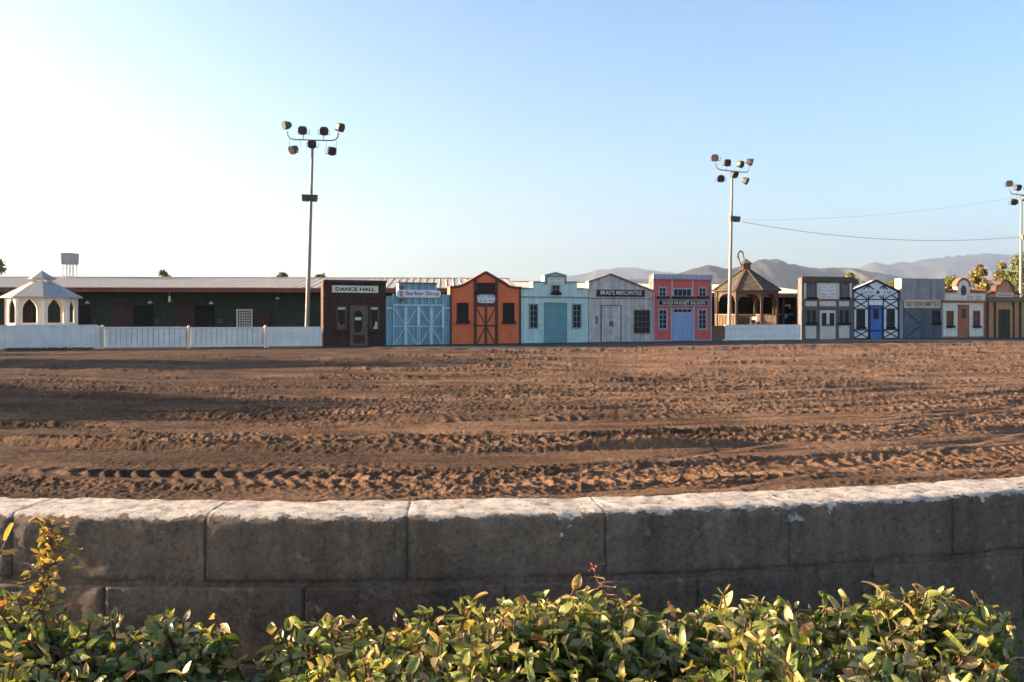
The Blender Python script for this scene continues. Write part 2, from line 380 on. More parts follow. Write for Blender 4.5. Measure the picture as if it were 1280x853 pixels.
DEPTH = .42
def fd(x):      # depth of the facade row
    return float(np.interp(x, [402, 482.5, 562.5, 651, 735, 815.7, 890, 1002, 1066, 1124, 1178, 1232, 1280, 1330], [44.9, 46.4, 48.1, 49.7, 51.4, 53.0, 54.4, 56.5, 57.9, 59.1, 60.2, 61.4, 62.4, 63.5]))
def facade(xl, xr, label, group='old west shop fronts along the arena', name='false_front_shop'):
    return Frame(xl, xr, fd(xl), fd(xr), name, label, 'shop front', group)
def top_at(top, u):
    for (a, za), (b, zb) in zip(top, top[1:]):
        if a <= u <= b and b > a: return za+(zb-za)*(u-a)/(b-a)
    return top[-1][1] if u > top[-1][0] else top[0][1]
def boards(mb, top, z0, w, y0, y1, gap=.012, jit=.006, horizontal=False):
    u = top[0][0]; uend = top[-1][0]; n = max(1, round((uend-u)/w)); w = (uend-u)/n
    for i in range(n):
        a, b = u+i*w+gap/2, u+(i+1)*w-gap/2
        mid = [(p, z) for p, z in top if a < p < b]
        poly = [(a, z0), (b, z0), (b, top_at(top, b))]+mid[::-1]+[(a, top_at(top, a))]
        mb.prism(poly, y0-random.random()*jit, y1, random.random())
def wall(F, top_px, mat, board=None, name='wall', z0=0., depth=DEPTH):
    top = [F(x, y) for x, y in top_px]; top[0] = (0., top[0][1]); top[-1] = (F.w, top[-1][1])
    mb = MB()
    poly = [(top[0][0], z0)]+[(top[-1][0], z0)]+top[::-1]
    if board:
        mb.prism([(u, z-(0.004 if z > z0 else 0)) for u, z in poly], .016, depth, .35)
        boards(mb, top, z0, board, 0, .015)
    else: mb.prism(poly, 0, depth)
    return mb.build(name, mat, F.e), top
def rects(F, lst, mat, name, y0=-.03, y1=-.002, parent=None):
    o = None
    for r in lst:
        u0, u1, z0, z1 = F.rect(*r); o = MB().box(u0, u1, y0, y1, z0, z1, random.random()).build(name, mat, parent or F.e)
    return o
def bars(F, lst, w, mat, name, y0=-.03, y1=-.002, parent=None):
    o = None
    for i, (a, b) in enumerate(lst): o = MB().bar(F(*a), F(*b), w, y0-.0007*i, y1, random.random()).build(name, mat, parent or F.e)
    return o
def window(F, x0, y0, x1, y1, cols, rows, frame, fw=.07, sill=None, mun=.022, glass=None, ffw=None):
    u0, u1, z0, z1 = F.rect(x0, y0, x1, y1)
    mb = MB()
    mb.box(u0-fw, u0, -.045, -.002, z0-fw, z1+fw); mb.box(u1, u1+fw, -.045, -.002, z0-fw, z1+fw)
    mb.box(u0, u1, -.044, -.002, z0-fw, z0); mb.box(u0, u1, -.044, -.002, z1, z1+fw)
    for i in range(1, cols):
        u = u0+(u1-u0)*i/cols; mb.box(u-mun/2, u+mun/2, -.026, -.0125, z0, z1)
    for i in range(1, rows):
        z = z0+(z1-z0)*i/rows; mb.box(u0, u1, -.024, -.0125, z-mun/2, z+mun/2)
    w = mb.build('window', frame, F.e)
    MB().box(u0, u1, -.012, -.003, z0, z1).build('pane', glass or M['glass'], w)
    if sill: MB().box(u0-fw*1.7, u1+fw*1.7, -.14, -.046, z0-fw-.05, z0+.03).build('sill', sill, w)
    return w
def sign(F, x0, y0, x1, y1, mat, rnd=0., name='sign', y=-.035, th=.03):
    u0, u1, z0, z1 = F.rect(x0, y0, x1, y1)
    mb = MB()
    if rnd:
        r = (z1-z0)*rnd; poly = []
        for cx, cz, a0 in ((u1-r, z1-r, 0), (u0+r, z1-r, 90), (u0+r, z0+r, 180), (u1-r, z0+r, 270)):
            poly += [(cx+r*math.cos(R(a0+k*15)), cz+r*math.sin(R(a0+k*15))) for k in range(7)]
        mb.prism(poly, y-th, y)
    else: mb.box(u0, u1, y-th, y, z0, z1)
    return mb.build(name, mat, F.e), (u0, u1, z0, z1), y-th
def scribble(rect, y, mat, parent, rows, seed, h=.55, words=2, name='faded_lettering'):
    """weathered painted strokes where the photograph's writing cannot be read"""
    u0, u1, z0, z1 = rect; r = random.Random(seed); mb = MB(); W = u1-u0; H = (z1-z0)/rows
    for i in range(rows):
        zc = z1-(i+.5)*H; u = u0+W*.1*r.uniform(.6, 1.4); end = u1-W*.1*r.uniform(.6, 1.4); hh = H*h/2
        gaps = [u+(end-u)*(k+1)/words for k in range(words-1)]
        while u < end:
            w = r.uniform(.05, .075)
            if not any(abs(u-g) < .07 for g in gaps):
                mb.box(u, u+.016, y-.005, y-.001, zc-hh, zc+hh)
                k = r.random()
                if k < .7: mb.box(u+.018, u+w-.02, y-.005, y-.001, zc+hh-.016, zc+hh)
                if k > .25: mb.box(u+.018, u+w-.02, y-.005, y-.001, zc-hh, zc-hh+.016)
                if k > .4: mb.box(u+w-.018, u+w-.004, y-.005, y-.001, zc-hh, zc+hh*r.uniform(.2, 1))
            u += w+.012
    return mb.build(name, mat, parent)
def trimline(F, pts, w, mat, name='trim', y0=-.05, y1=.02, drop=.5):
    mb = MB(); P = [F(*p) for p in pts]
    for i, (a, b) in enumerate(zip(P, P[1:])): mb.bar((a[0], a[1]-w*drop), (b[0], b[1]-w*drop), w, y0-.001*i, y1)
    return mb.build(name, mat, F.e)

# 1 dance hall ------------------------------------------------------
F = facade(404, 482.5, 'dark brown boarded front under a white DANCE HALL board')
wall(F, [(404, 352), (482.5, 353.3)], M['dance'], .145)
rects(F, [(403.6, 350.5, 483, 353.6)], M['dance_trim'], 'cornice', -.12, .03)
rects(F, [(404, 369, 482.5, 371.4)], M['dance_trim'], 'ledge', -.07)
s, r, y = sign(F, 414.7, 357.4, 472.3, 366.1, M['offwhite'])
text_obj('lettering', 'DANCE HALL', r[0]+.17, r[1]-.17, r[2]+.08, r[3]-.08, y-.004, M['black'], s, .028)
for x0, x1 in ((422, 431.5), (463.6, 472)):
    w = window(F, x0, 384.5, x1, 412, 1, 1, M['dance_door'], .05, M['dance_trim'])
    u0, u1, z0, z1 = F.rect(x0, 384.5, x1, 412)
    MB().box(u0, u1, -.017, -.0125, z1-.11, z1).build('valance', M['hotel_panel'], w)
    mc = MB(); mc.prism([(u0+.02, z0), (u1-.02, z0), (u1-.02, z0+.33), (u0+(u1-u0)*.5, z0+.2), (u0+.02, z0+.42)] if x0 < 450 else [(u0+.1, z0), (u1-.02, z0), (u1-.02, z0+.35), (u0+.24, z0+.42), (u0+.2, z0+.2)], -.0165, -.0125)
    mc.build('curtain', M['dance_door'] if x0 < 450 else M['hotel_panel'], w)
d = rects(F, [(437.5, 382.5, 460, 434)], M['dance_door'], 'door', -.03)
rects(F, [(435.8, 381, 437.4, 434), (460.1, 381, 461.7, 434), (437.5, 379.6, 460, 382.4)], M['dance_trim'], 'door_frame', -.055)
def octpane(F, x0, y0, x1, y1, ch, y, mat, parent, name='pane'):
    u0, u1, z0, z1 = F.rect(x0, y0, x1, y1)
    return MB().prism([(u0+ch, z0), (u1-ch, z0), (u1, z0+ch*2), (u1, z1-ch*2), (u1-ch, z1), (u0+ch, z1), (u0, z1-ch*2), (u0, z0+ch*2)], y-.01, y).build(name, mat, parent)
octpane(F, 442.2, 388.5, 452.6, 415.5, .1, -.033, M['glass'], d)
rects(F, [(443.5, 396.8, 451.2, 400.4)], M['offwhite'], 'notice', -.055, -.045, d)
rects(F, [(441, 419, 456, 429.5)], M['dance_trim'], 'door_panel', -.036, -.031, d)
MB().tube([(F(458.4, 410)[0], -.03, 1.0), (F(458.4, 410)[0], -.09, 1.0)], .035).build('handle', M['lens'], d)

# 2 barber shop -----------------------------------------------------
F = facade(482.5, 562.5, 'slate blue boarded front with X braced barn doors and Barber Shop board')
wall(F, [(482.5, 370), (499, 369.6), (499, 354.4), (545.5, 354.8), (545.5, 369), (562.5, 369)], M['barber'], .16)
rects(F, [(498.4, 353.4, 546, 354.9)], M['merc_trim'], 'cornice', -.06, .03)
bars(F, [((x, 355.5 if 499 < x < 545 else 369.5), (x, 380)) for x in (491, 503, 511.5, 519.5, 527.5, 536, 544.5, 554)], .05, M['barber_trim'], 'batten', -.02)
rects(F, [(482.8, 384.6, 490.4, 386.6), (555, 384.3, 562.3, 386.3)], M['barber_trim'], 'side_rail')
rects(F, [(490.5, 380.6, 554.8, 382.8)], M['barber_trim'], 'door_header', -.05)
for x0, x1 in ((491.2, 522.2), (523.2, 554)):
    u0, u1, z0, z1 = F.rect(x0, 383, x1, 432.6)
    mb = MB(); boards(mb, [(u0, z1), (u1, z1)], .03, .15, -.026, -.002, .01)
    d = mb.build('barn_door', M['barber'], F.e); xm = (x0+x1)/2
    rects(F, [(x0, 383, x0+1.1, 432.6), (x1-1.1, 383, x1, 432.6)], M['barber_trim'], 'stile', -.05, -.027, d)
    rects(F, [(xm-1.8, 384.5, xm+1.8, 432)], M['barber_trim'], 'centre_post', -.062, -.027, d)
    bars(F, [((x0+1.2, 408), (x1-1.2, 408))], .05, M['barber_trim'], 'middle_rail', -.048, -.027, d)
    bars(F, [((x0+1.3, 385), (xm, 408)), ((x1-1.3, 385), (xm, 408)), ((xm, 408), (x0+1.3, 431)), ((xm, 408), (x1-1.3, 431))], .045, M['barber_trim'], 'brace', -.046, -.027, d)
rects(F, [(521.3, 383.2, 523.9, 407.5), (552.2, 383.2, 554.4, 410)], M['barber_bright'], 'pale_strip', -.075, -.051)
s, r, y = sign(F, 495, 362.6, 550.3, 372.3, M['white'], .49, y=-.08)
text_obj('lettering', 'Barber Shop', F(506, 367)[0], r[1]-.12, r[2]+.06, r[3]-.075, y-.004, M['red'], s, .012)
bm_ = bars(F, [((498.6, 364.6), (503.2, 366)), ((498.6, 367), (503.2, 368.4)), ((498.6, 369.3), (503.2, 370.7))], .055, M['dkgrey_letter'], 'pole_stripes', y-.006, y-.001, s)
u, _ = F(501, 360)
mb = MB(); mb.tube([(u, -.12, F(501, 362.2)[1]), (u, -.12, F(501, 357)[1])], .09, 10); mb.tube([(u, -.12, F(501, 377)[1]), (u, -.12, F(501, 372.6)[1])], .09, 10)
p = mb.build('barber_pole', M['merc_trim'], F.e)
mb = MB()
for yy in (358, 359.6, 361.2, 373.6, 375.2, 376.4): mb.tube([(u, -.12, F(501, yy+.3)[1]), (u, -.12, F(501, yy-.3)[1])], .096, 10)
mb.build('stripe', M['red'], p)
mb = MB()
for x in (491.6, 554.4, 560.5): mb.tube([(F(x, 368)[0], -.01, F(x, 369.5)[1]), (F(x, 368)[0], -.01, F(x, 367.7)[1])], .05, 8)
mb.build('post_cap', M['barber_bright'], F.e)

# 3 orange barn front -------------------------------------------------
F = facade(562.5, 651, 'orange barn front with curved brown gable trim and X braced door')
top = [(562.5, 358), (571, 357.8), (577, 356.5), (583, 353.5), (607, 340), (631, 354), (637, 357.6), (643, 359), (651, 359.2)]
wall(F, top, M['orange'], .19)
trimline(F, [(562.3, 357.6), (571, 357.2), (577, 355.8), (583, 352.8), (607, 339), (631, 353.2), (637, 357), (643, 358.4), (651.2, 358.6)], .125, M['orange_trim'], 'gable_trim', -.08, .04)
rects(F, [(562.5, 359, 564.4, 431.5), (648.9, 360, 651, 430.3)], M['orange_trim'], 'corner_board', -.05)
rects(F, [(592.3, 349.5, 595.5, 430.9), (618.9, 349, 622.1, 430.7)], M['orange_trim'], 'door_post', -.06)
rects(F, [(595.6, 379.4, 618.8, 383.6)], M['orange_trim'], 'lintel', -.055)
d = rects(F, [(595.7, 383.8, 618.7, 430.9)], M['orange'], 'barn_door', -.02)
rects(F, [(605.6, 384, 608.6, 430.9)], M['orange_trim'], 'centre_post', -.045, -.021, d)
bars(F, [((596, 386), (607, 407)), ((618.3, 386), (607, 407)), ((607, 407), (596.5, 429)), ((607, 407), (618, 429))], .06, M['orange_trim'], 'brace', -.04, -.021, d)
bars(F, [((592, 407.3), (622, 407.3))], .055, M['dkbrown'], 'middle_rail', -.066, -.0605, d)
window(F, 597.3, 355.5, 616.5, 365, 3, 1, M['dkbrown'], .08, M['dkbrown'], .03)
for x0, x1 in ((572.6, 583.8), (630, 641.2)): window(F, x0, 380.3, x1, 402, 2, 4, M['dkbrown'], .07, M['dkbrown'], .018)
s, r, y = sign(F, 596.2, 367.9, 618.4, 379, M['white'], .45)
scribble(r, y, M['faded_blue'], s, 2, 3, .5)

# 4 mint front --------------------------------------------------------
F = facade(651.2, 735, 'pale mint stepped front with small white board above a teal door')
top = [(651.2, 360.4), (666, 360.4), (666, 352.4), (680.6, 352.4), (680.6, 344.3), (694, 340.8), (707.6, 344.5), (707.6, 352.6), (721.2, 352.6), (721.2, 360.8), (735, 361)]
wall(F, top, M['mint'], .21)
trimline(F, [(651.2, 360), (666, 360)], .07, M['mint_trim'], 'step_trim'); trimline(F, [(666, 352), (680.6, 352)], .07, M['mint_trim'], 'step_trim')
trimline(F, [(707.6, 352), (721.2, 352)], .07, M['mint_trim'], 'step_trim'); trimline(F, [(721.2, 360.2), (735, 360.4)], .07, M['mint_trim'], 'step_trim')
trimline(F, [(680, 343.8), (694, 340.2), (708.2, 344)], .09, M['mint_trim'], 'gable_trim')
rects(F, [(680.4, 345, 684.2, 355.6), (705, 345, 707.8, 355.6), (684.3, 344.5, 704.9, 347)], M['mint_trim'], 'sign_surround')
rects(F, [(651.4, 371, 735, 372.6)], M['mint_trim'], 'ledge', -.04)
s, r, y = sign(F, 684.5, 347.2, 704.8, 355.4, M['offwhite'], y=-.003)
scribble(r, y, M['faded_blue'], s, 2, 8, .4)
window(F, 690.3, 357.6, 698.5, 366.2, 2, 2, M['mint_trim'], .06, M['black'], .03)
d = rects(F, [(681, 379.6, 707.4, 430.2)], M['teal'], 'door', -.025)
rects(F, [(680, 378.3, 681, 430.2), (707.4, 378.3, 708.4, 430.2), (681, 378.3, 707.4, 379.5)], M['mint_trim'], 'door_frame', -.05)
bars(F, [((681.5, 391), (707, 391)), ((681.5, 418), (707, 418))], .03, M['mint_trim'], 'door_rail', -.034, -.026, d)
for x0, x1 in ((662.5, 671), (716.2, 725)): window(F, x0, 381.5, x1, 409.5, 2, 4, M['mint_trim'], .07, None, .028)

# 5 mercantile ---------------------------------------------------------
F = facade(735.8, 815.7, "weathered grey plank front with low gable and dark BRAD'S MERCANTILE board")
wall(F, [(735.8, 352), (763, 342.6), (815.7, 363.2)], M['merc'], .125)
trimline(F, [(735.4, 351.4), (763, 342), (816, 362.8)], .085, M['merc_trim'], 'gable_trim', -.07, .05)
rects(F, [(735.8, 373, 815.5, 374)], M['merc_trim'], 'ledge', -.03)
s, r, y = sign(F, 745.4, 362.5, 805.6, 371, M['sign_brown'])
text_obj('lettering', "BRAD'S MERCANTILE", r[0]+.24, r[1]-.24, r[2]+.1, r[3]-.05, y-.004, M['offwhite'], s, .012)
u0, u1, z0, z1 = F.rect(751.8, 382.8, 775.4, 426.5)
for k in range(2):
    mb = MB(); a, b = u0+(u1-u0)*k/2+.01, u0+(u1-u0)*(k+1)/2-.01
    boards(mb, [(a, z1), (b, z1)], max(.06, z0), .11, -.024, -.002, .012); d = mb.build('door', M['merc'], F.e)
    MB().box(a, b, -.04, -.026, z1-.32, z1-.24).box(a, b, -.04, -.026, .3, .38).build('door_rail', M['merc'], d)
    hx = b-.06 if k == 0 else a+.06
    MB().box(hx-.02, hx+.02, -.07, -.026, .95, 1.2).build('handle', M['black'], d)
mb = MB(); mb.box(u0-.05, u0-.005, -.04, -.001, .06, z1+.05); mb.box(u1+.005, u1+.05, -.04, -.001, .06, z1+.05); mb.box(u0-.004, u1+.004, -.04, -.001, z1+.005, z1+.05)
mb.build('door_frame', M['merc_trim'], F.e)
MB().box(u0-.35, u0-.27, -.06, -.001, 1.05, 1.5).build('latch_board', M['merc_trim'], F.e)
window(F, 793, 388.6, 811.3, 416, 4, 4, M['merc_trim'], .06, None, .032)

# 6 gold nugget --------------------------------------------------------
F = facade(815.9, 889.3, 'coral red two storey front with blue grey trim and GOLD NUGGET SALOON board')
wall(F, [(815.9, 343.6), (889.3, 345)], M['gold_red'])
rects(F, [(815.5, 343.2, 889.8, 349.6)], M['gold_grey'], 'cornice', -.11, .02)
mb = MB()
for k in range(13):
    x = 818.5+k*5.75; u, z = F(x, 346.4); mb.box(u-.035, u+.035, -.15, -.111, z-.13, z+.1)
mb.build('cornice_bracket', M['gold_grey'], F.e)
rects(F, [(838.8, 350, 840.4, 372.6), (864.8, 350, 866.6, 372.6), (816, 350, 817.3, 427.5), (887.9, 350.6, 889.3, 426.6), (838.2, 383, 840, 427.3), (865.9, 383, 867.8, 427)], M['gold_grey'], 'pilaster', -.04)
for x0, y0, x1, y1, c in ((824, 360.2, 831.8, 370, 2), (842, 362, 863.4, 370, 4), (873.8, 360.6, 881.6, 370.2, 2)):
    window(F, x0, y0, x1, y1, c, 2 if c == 2 else 1, M['gold_grey'], .06, None, .025)
for x0, x1 in ((821, 834.6), (839.8, 866), (870.8, 884.6)):
    u0, u1, z0, z1 = F.rect(x0, 370.6, x1, 373.6); MB().box(u0, u1, -.2, -.046, z0, z1).build('flower_box', M['dkbrown'], F.e)
s, r, y = sign(F, 822.2, 374.9, 884.6, 382.6, M['gold_grey']); 
inner = MB().box(r[0]+.06, r[1]-.06, y-.01, y-.001, r[2]+.05, r[3]-.05).build('sign_face', M['black'], s)
text_obj('lettering', 'GOLD NUGGET SALOON', r[0]+.26, r[1]-.22, r[2]+.085, r[3]-.085, y-.014, M['offwhite'], s, .018)
for x0, x1 in ((824, 832.6), (873.4, 882)): window(F, x0, 388, x1, 410.8, 2, 4, M['gold_grey'], .075, None, .025)
w = window(F, 842, 386.8, 863.8, 390.4, 4, 1, M['gold_grey'], .045, None, .03)
u0, u1, z0, z1 = F.rect(840.4, 391.6, 865.6, 427)
for k in range(2):
    a, b = u0+(u1-u0)*k/2+.006, u0+(u1-u0)*(k+1)/2-.006
    d = MB().box(a, b, -.03, -.002, .05, z1).build('door', M['gold_door'], F.e)
    MB().box(a+.08, b-.08, -.036, -.031, .2, .85).box(a+.08, b-.08, -.036, -.031, 1.0, z1-.12).build('door_panel', M['gold_door'], d)
rects(F, [(817.4, 425.6, 838.1, 427.5), (867.9, 425, 887.8, 426.7)], M['gold_grey'], 'base_board', -.05)

# 7 grey timber inn ----------------------------------------------------
F = facade(1002, 1066, 'grey timber framed two storey front with white oval-ended board and grey double door')
wall(F, [(1002, 347.3), (1066, 348.3)], M['hotel'])
rects(F, [(1001.4, 346.2, 1066.6, 353)], M['hotel_top'], 'cornice', -.1, .03)
rects(F, [(1002.2, 353.4, 1066, 374)], M['hotel'], 'upper_wall', -.02)
rects(F, [(1004.7, 354.2, 1007.4, 374), (1020.7, 354.2, 1023, 374), (1046, 354.2, 1048.8, 374), (1061.6, 354.4, 1064, 374)], M['hotel_panel'], 'trim', -.035, -.021)
rects(F, [(1023.3, 354, 1045.8, 374)], M['hotel_panel'], 'sign_panel', -.03, -.021)
s, r, y = sign(F, 1026, 357, 1043.6, 370, M['white'], .35, y=-.032)
scribble(r, y, M['faded_blue'], s, 3, 21, .45)
rects(F, [(1006.8, 376.6, 1020.8, 383), (1024.6, 376.6, 1044.8, 383), (1048.6, 376.6, 1061.2, 383), (1006.8, 407.6, 1020.2, 423.4), (1048.6, 407.2, 1061.4, 423)], M['hotel_panel'], 'infill_panel', -.012)
for x0, x1 in ((1008.6, 1019.4), (1050.2, 1060.4)): window(F, x0, 355.6, x1, 372.4, 1, 1, M['hotel_top'], .05, M['black'])
for x0, x1 in ((1008, 1019.3), (1049, 1060.4)): window(F, x0, 388, x1, 403.8, 2, 1, M['hotel'], .05, M['black'], .10)
rects(F, [(1002, 374.2, 1066, 376.3), (1002, 383.4, 1066, 387)], M['hotel'], 'beam', -.045)
u0, u1, z0, z1 = F.rect(1024.6, 388, 1044.2, 425.6)
for k in range(2):
    a, b = u0+(u1-u0)*k/2+.006, u0+(u1-u0)*(k+1)/2-.006
    d = MB().box(a, b, -.03, -.002, .04, z1).build('door', M['hotel_panel'], F.e)
    MB().box(a+.13, b-.1, -.035, -.031, z1-.98, z1-.18).build('pane', M['glass'], d)
    MB().box((b-.06) if k == 0 else (a+.02), (b-.02) if k == 0 else (a+.06), -.07, -.031, .85, 1.0).build('handle', M['lens'], d)

# 8 blue and white half timbered --------------------------------------
F = facade(1066.3, 1123.4, 'white half timbered gabled front with bright blue door')
wall(F, [(1066.3, 362.8), (1094.8, 350.4), (1123.4, 364.2)], M['tudor'])
trimline(F, [(1065.6, 362.6), (1094.8, 349.6), (1124.2, 364)], .11, M['tudor_timber'], 'bargeboard', -.1, .05)
tb = []
for y in (374.6, 386.4): tb.append(((1066.3, y), (1123.4, y)))
tb += [((1067, 364), (1067, 424)), ((1122.6, 365), (1122.6, 423.4)), ((1085.4, 357), (1085.4, 424.3)), ((1104, 357.5), (1104, 423.8))]
tb += [((1067, 364), (1085.4, 374.6)), ((1067, 374.6), (1085, 362)), ((1122.6, 365), (1104, 374.6)), ((1122.6, 374.6), (1104, 362))]
tb += [((1067, 375), (1085.4, 386)), ((1067, 386), (1085.4, 375)), ((1122.6, 375), (1104, 386)), ((1122.6, 386), (1104, 375))]
tb += [((1067, 413), (1085.4, 422.8)), ((1067, 422.8), (1085.4, 413)), ((1122.6, 412.6), (1104, 422.4)), ((1122.6, 422.4), (1104, 412.6))]
tb += [((1085.4, 356.5), (1093, 363)), ((1085.4, 356.5), (1079, 362)), ((1104, 357), (1097, 363)), ((1104, 357), (1110, 363)), ((1085.4, 374), (1092, 369)), ((1104, 374), (1097.5, 369))]
tb += [((1067, 412.6), (1085.4, 412.6)), ((1104, 412.2), (1122.6, 412.2)), ((1066.3, 423.4), (1086, 423.4)), ((1103.5, 423), (1123.4, 423))]
bars(F, tb, .062, M['tudor_timber'], 'timber', -.03)
s, r, y = sign(F, 1077.2, 362.2, 1114.6, 369.2, M['pale_sign'], .4, y=-.06)
u, z = F(1096, 365.6); mb = MB(); mb.prism([(u+.29*math.cos(R(a)), z+.25*math.sin(R(a))) for a in range(0, 360, 15)], y-.012, y-.001)
md = mb.build('roundel', M['pale_sign'], s)
mb = MB(); mb.prism([(u+.15*math.cos(R(a)), z+.13*math.sin(R(a))) for a in range(0, 360, 20)], y-.018, y-.013); mb.build('roundel_emblem', M['mission_cornice'], s)
u1_, _ = F(1093, 366); scribble((r[0]+.02, u1_-.05, r[2], r[3]), y, M['tudor_letter'], s, 1, 5, .5, 1)
u1_, _ = F(1101, 366); scribble((u1_, r[1]-.02, r[2], r[3]), y, M['tudor_letter'], s, 1, 6, .5, 1)
d = rects(F, [(1087.6, 383.6, 1101.8, 424.6)], M['blue'], 'door', -.03)
rects(F, [(1086.2, 381.8, 1087.5, 424.6), (1101.9, 381.8, 1103.3, 424.4), (1087.6, 381.8, 1101.8, 383.5)], M['tudor_timber'], 'door_frame', -.055)
octpane(F, 1091.2, 386.2, 1098.2, 399.5, .07, -.032, M['glass'], d)
bars(F, [((1088.5, 413.6), (1101, 413.6))], .1, M['tudor_timber'], 'door_rail', -.04, -.031, d)
for x0, x1 in ((1071, 1080.2), (1108.6, 1117.4)): window(F, x0, 388, x1, 409.6, 1, 1, M['tudor_timber'], .04, M['black'])

# 9 silversmith -------------------------------------------------------
F = facade(1124, 1178, 'dark slate plank front with tall grey box top and tan SILVERSMITH board')
wall(F, [(1124, 376), (1178, 376)], M['silver'], .17)
u0, u1, z0, z1 = F.rect(1123.6, 349.6, 1178, 375.6)
mb = MB(); mb.box(0, F.w, -.2, DEPTH, z0+.02, z1, .4); boards(mb, [(0, z1+.004), (F.w, z1+.004)], z0, .2, -.216, -.201, .008)
mb.build('box_top', M['silver_top'], F.e)
MB().box(-.01, F.w+.01, -.235, DEPTH+.02, z1+.006, z1+.05).build('coping', M['silver_top'], F.e)
s, r, y = sign(F, 1129.6, 376, 1175, 385.2, M['silver_sign'], y=-.003)
text_obj('lettering', 'SILVERSMITH', r[0]+.16, r[1]-.16, r[2]+.09, r[3]-.09, y-.004, M['dkgrey_letter'], s, .012)
rects(F, [(1124, 376.4, 1128, 424), (1175.6, 376.4, 1178, 423.5)], M['silver_top'], 'corner_post', -.06)
d = rects(F, [(1130, 387, 1150, 423.8)], M['silver'], 'door', -.02)
bars(F, [((1131, 389), (1149, 404)), ((1149, 408), (1131, 423))], .06, M['tudor_timber'], 'brace', -.034, -.021, d)
window(F, 1166, 389, 1174, 404, 1, 2, M['tudor_timber'], .05, M['black'], .03)

# 10 white adobe -------------------------------------------------------
F = facade(1178.6, 1232, 'white stucco front with round bell arch, red tile coping and rust door')
wall(F, [(1178.6, 364.6), (1232, 365.4)], M['adobe'])
u0, u1, z0, z1 = F.rect(1178.6, 364, 1232, 367.6)
def tiles(u0, u1, z, name, r=.07, skip=None):
    mb = MB(); n = int((u1-u0)/(r*2.1))
    for i in range(n):
        u = u0+(i+.5)*(u1-u0)/n
        if skip and skip[0] < u < skip[1]: continue
        mb.tube([(u, -.16, z-.05), (u, .2, z+.06)], r, 8, True, random.random())
    return mb.build(name, M['tile'], F.e)
ua, zt = F(1195.6, 368); ub, _ = F(1211.4, 368); uc = (ua+ub)/2; rr = (ub-ua)/2; zc = F(1203.5, 358.6)[1]
tiles(0, ua-.06, z1, 'tile_coping', .075); tiles(ub+.06, F.w, z1, 'tile_coping', .075)
mb = MB(); mb.prism([(ua, zt)]+[(ub, zt)]+[(uc+rr*math.cos(R(a)), zc+rr*1.0*math.sin(R(a))) for a in range(0, 181, 12)], -.06, .3)
arch = mb.build('bell_arch', M['adobe'], F.e)
mb = MB(); o = [(uc+(rr+.07)*math.cos(R(a)), zc+(rr+.05)*math.sin(R(a))) for a in range(0, 181, 9)]; i_ = [(uc+(rr-.07)*math.cos(R(a)), zc+(rr-.09)*math.sin(R(a))) for a in range(180, -1, -9)]
mb.prism(o+i_, -.1, .32); mb.build('arch_trim', M['tile'], arch)
u, z = F(1203.6, 363.3); mb = MB(); mb.prism([(u+.245*math.cos(R(a)), z+.34*math.sin(R(a))) for a in range(0, 360, 15)], -.07, -.061); mb.build('oval_window', M['brownwin'], arch)
u0, u1, z0, z1 = F.rect(1179, 369.4, 1231, 375.4)
s = MB().box(u0, u1, -.03, -.002, z0, z1).build('sign', M['adobe'], F.e)
ul, _ = F(1204.6, 372)
scribble((u0+.1, ul-.1, z0+.02, z1-.02), -.03, M['hotel_panel'], s, 1, 31, .5, 1); scribble((ul+.1, u1-.15, z0, z1), -.03, M['dkgrey_letter'], s, 2, 37, .5, 2)
rects(F, [(1178.8, 375.9, 1232, 378.6)], M['tile'], 'cornice', -.09)
rects(F, [(1229.6, 378.8, 1232, 423.2)], M['tile'], 'corner_pillar', -.06)
rects(F, [(1178.8, 420.8, 1197.4, 423.9), (1210.6, 420.6, 1229.4, 423.4)], M['rust'], 'base_board', -.03)
d = rects(F, [(1198.2, 382.6, 1209.8, 423.4)], M['rust'], 'door', -.03)
octpane(F, 1201.4, 386.4, 1207.4, 398.4, .03, -.032, M['brownwin'], d)
rects(F, [(1197.2, 381, 1198.1, 423.5), (1209.9, 381, 1210.8, 423.3), (1198.2, 381, 1209.8, 382.5)], M['tile'], 'door_frame', -.05)
for x0, x1 in ((1183.6, 1191), (1216.8, 1224)): window(F, x0, 389.4, x1, 408, 2, 2, M['rust'], .05, M['black'], .02, M['brownwin'])

# 11 brown mission ------------------------------------------------------
F = facade(1232.6, 1279, 'tan brown front with curled stepped pediment and dark olive door')
wall(F, [(1232.6, 373), (1279, 373.6)], M['mission'])
rects(F, [(1232.2, 371.6, 1279.4, 377.4)], M['mission_cornice'], 'cornice', -.14, .03)
ped = [(1234.5, 372), (1234.8, 368.2), (1237, 367), (1238.6, 365.4), (1239.8, 365.2), (1241, 367), (1243.8, 363.5), (1244.2, 358.4), (1247, 357.8), (1249.6, 355.8), (1251, 352.8), (1253.4, 351.4), (1256.4, 350.8), (1259.4, 351.8), (1261.4, 353.4), (1262.4, 356), (1265.4, 358.2), (1265.8, 364), (1268.6, 367.2), (1270, 366), (1272, 367.4), (1274.2, 369), (1274.6, 372.6)]
P = [F(*p) for p in ped]
mb = MB(); mb.prism([(P[0][0], P[0][1])]+P[1:], -.04, .34); pdm = mb.build('pediment', M['mission'], F.e)
mb = MB()
for a, b in zip(P[1:-1], P[2:-1]): mb.obox((a[0], -.08, a[1]+.01), (b[0], -.08, b[1]+.01), .09, .07); mb.obox((a[0], .15, a[1]+.016), (b[0], .15, b[1]+.016), .42, .055)
mb.build('pediment_trim', M['mission_dk'], pdm)
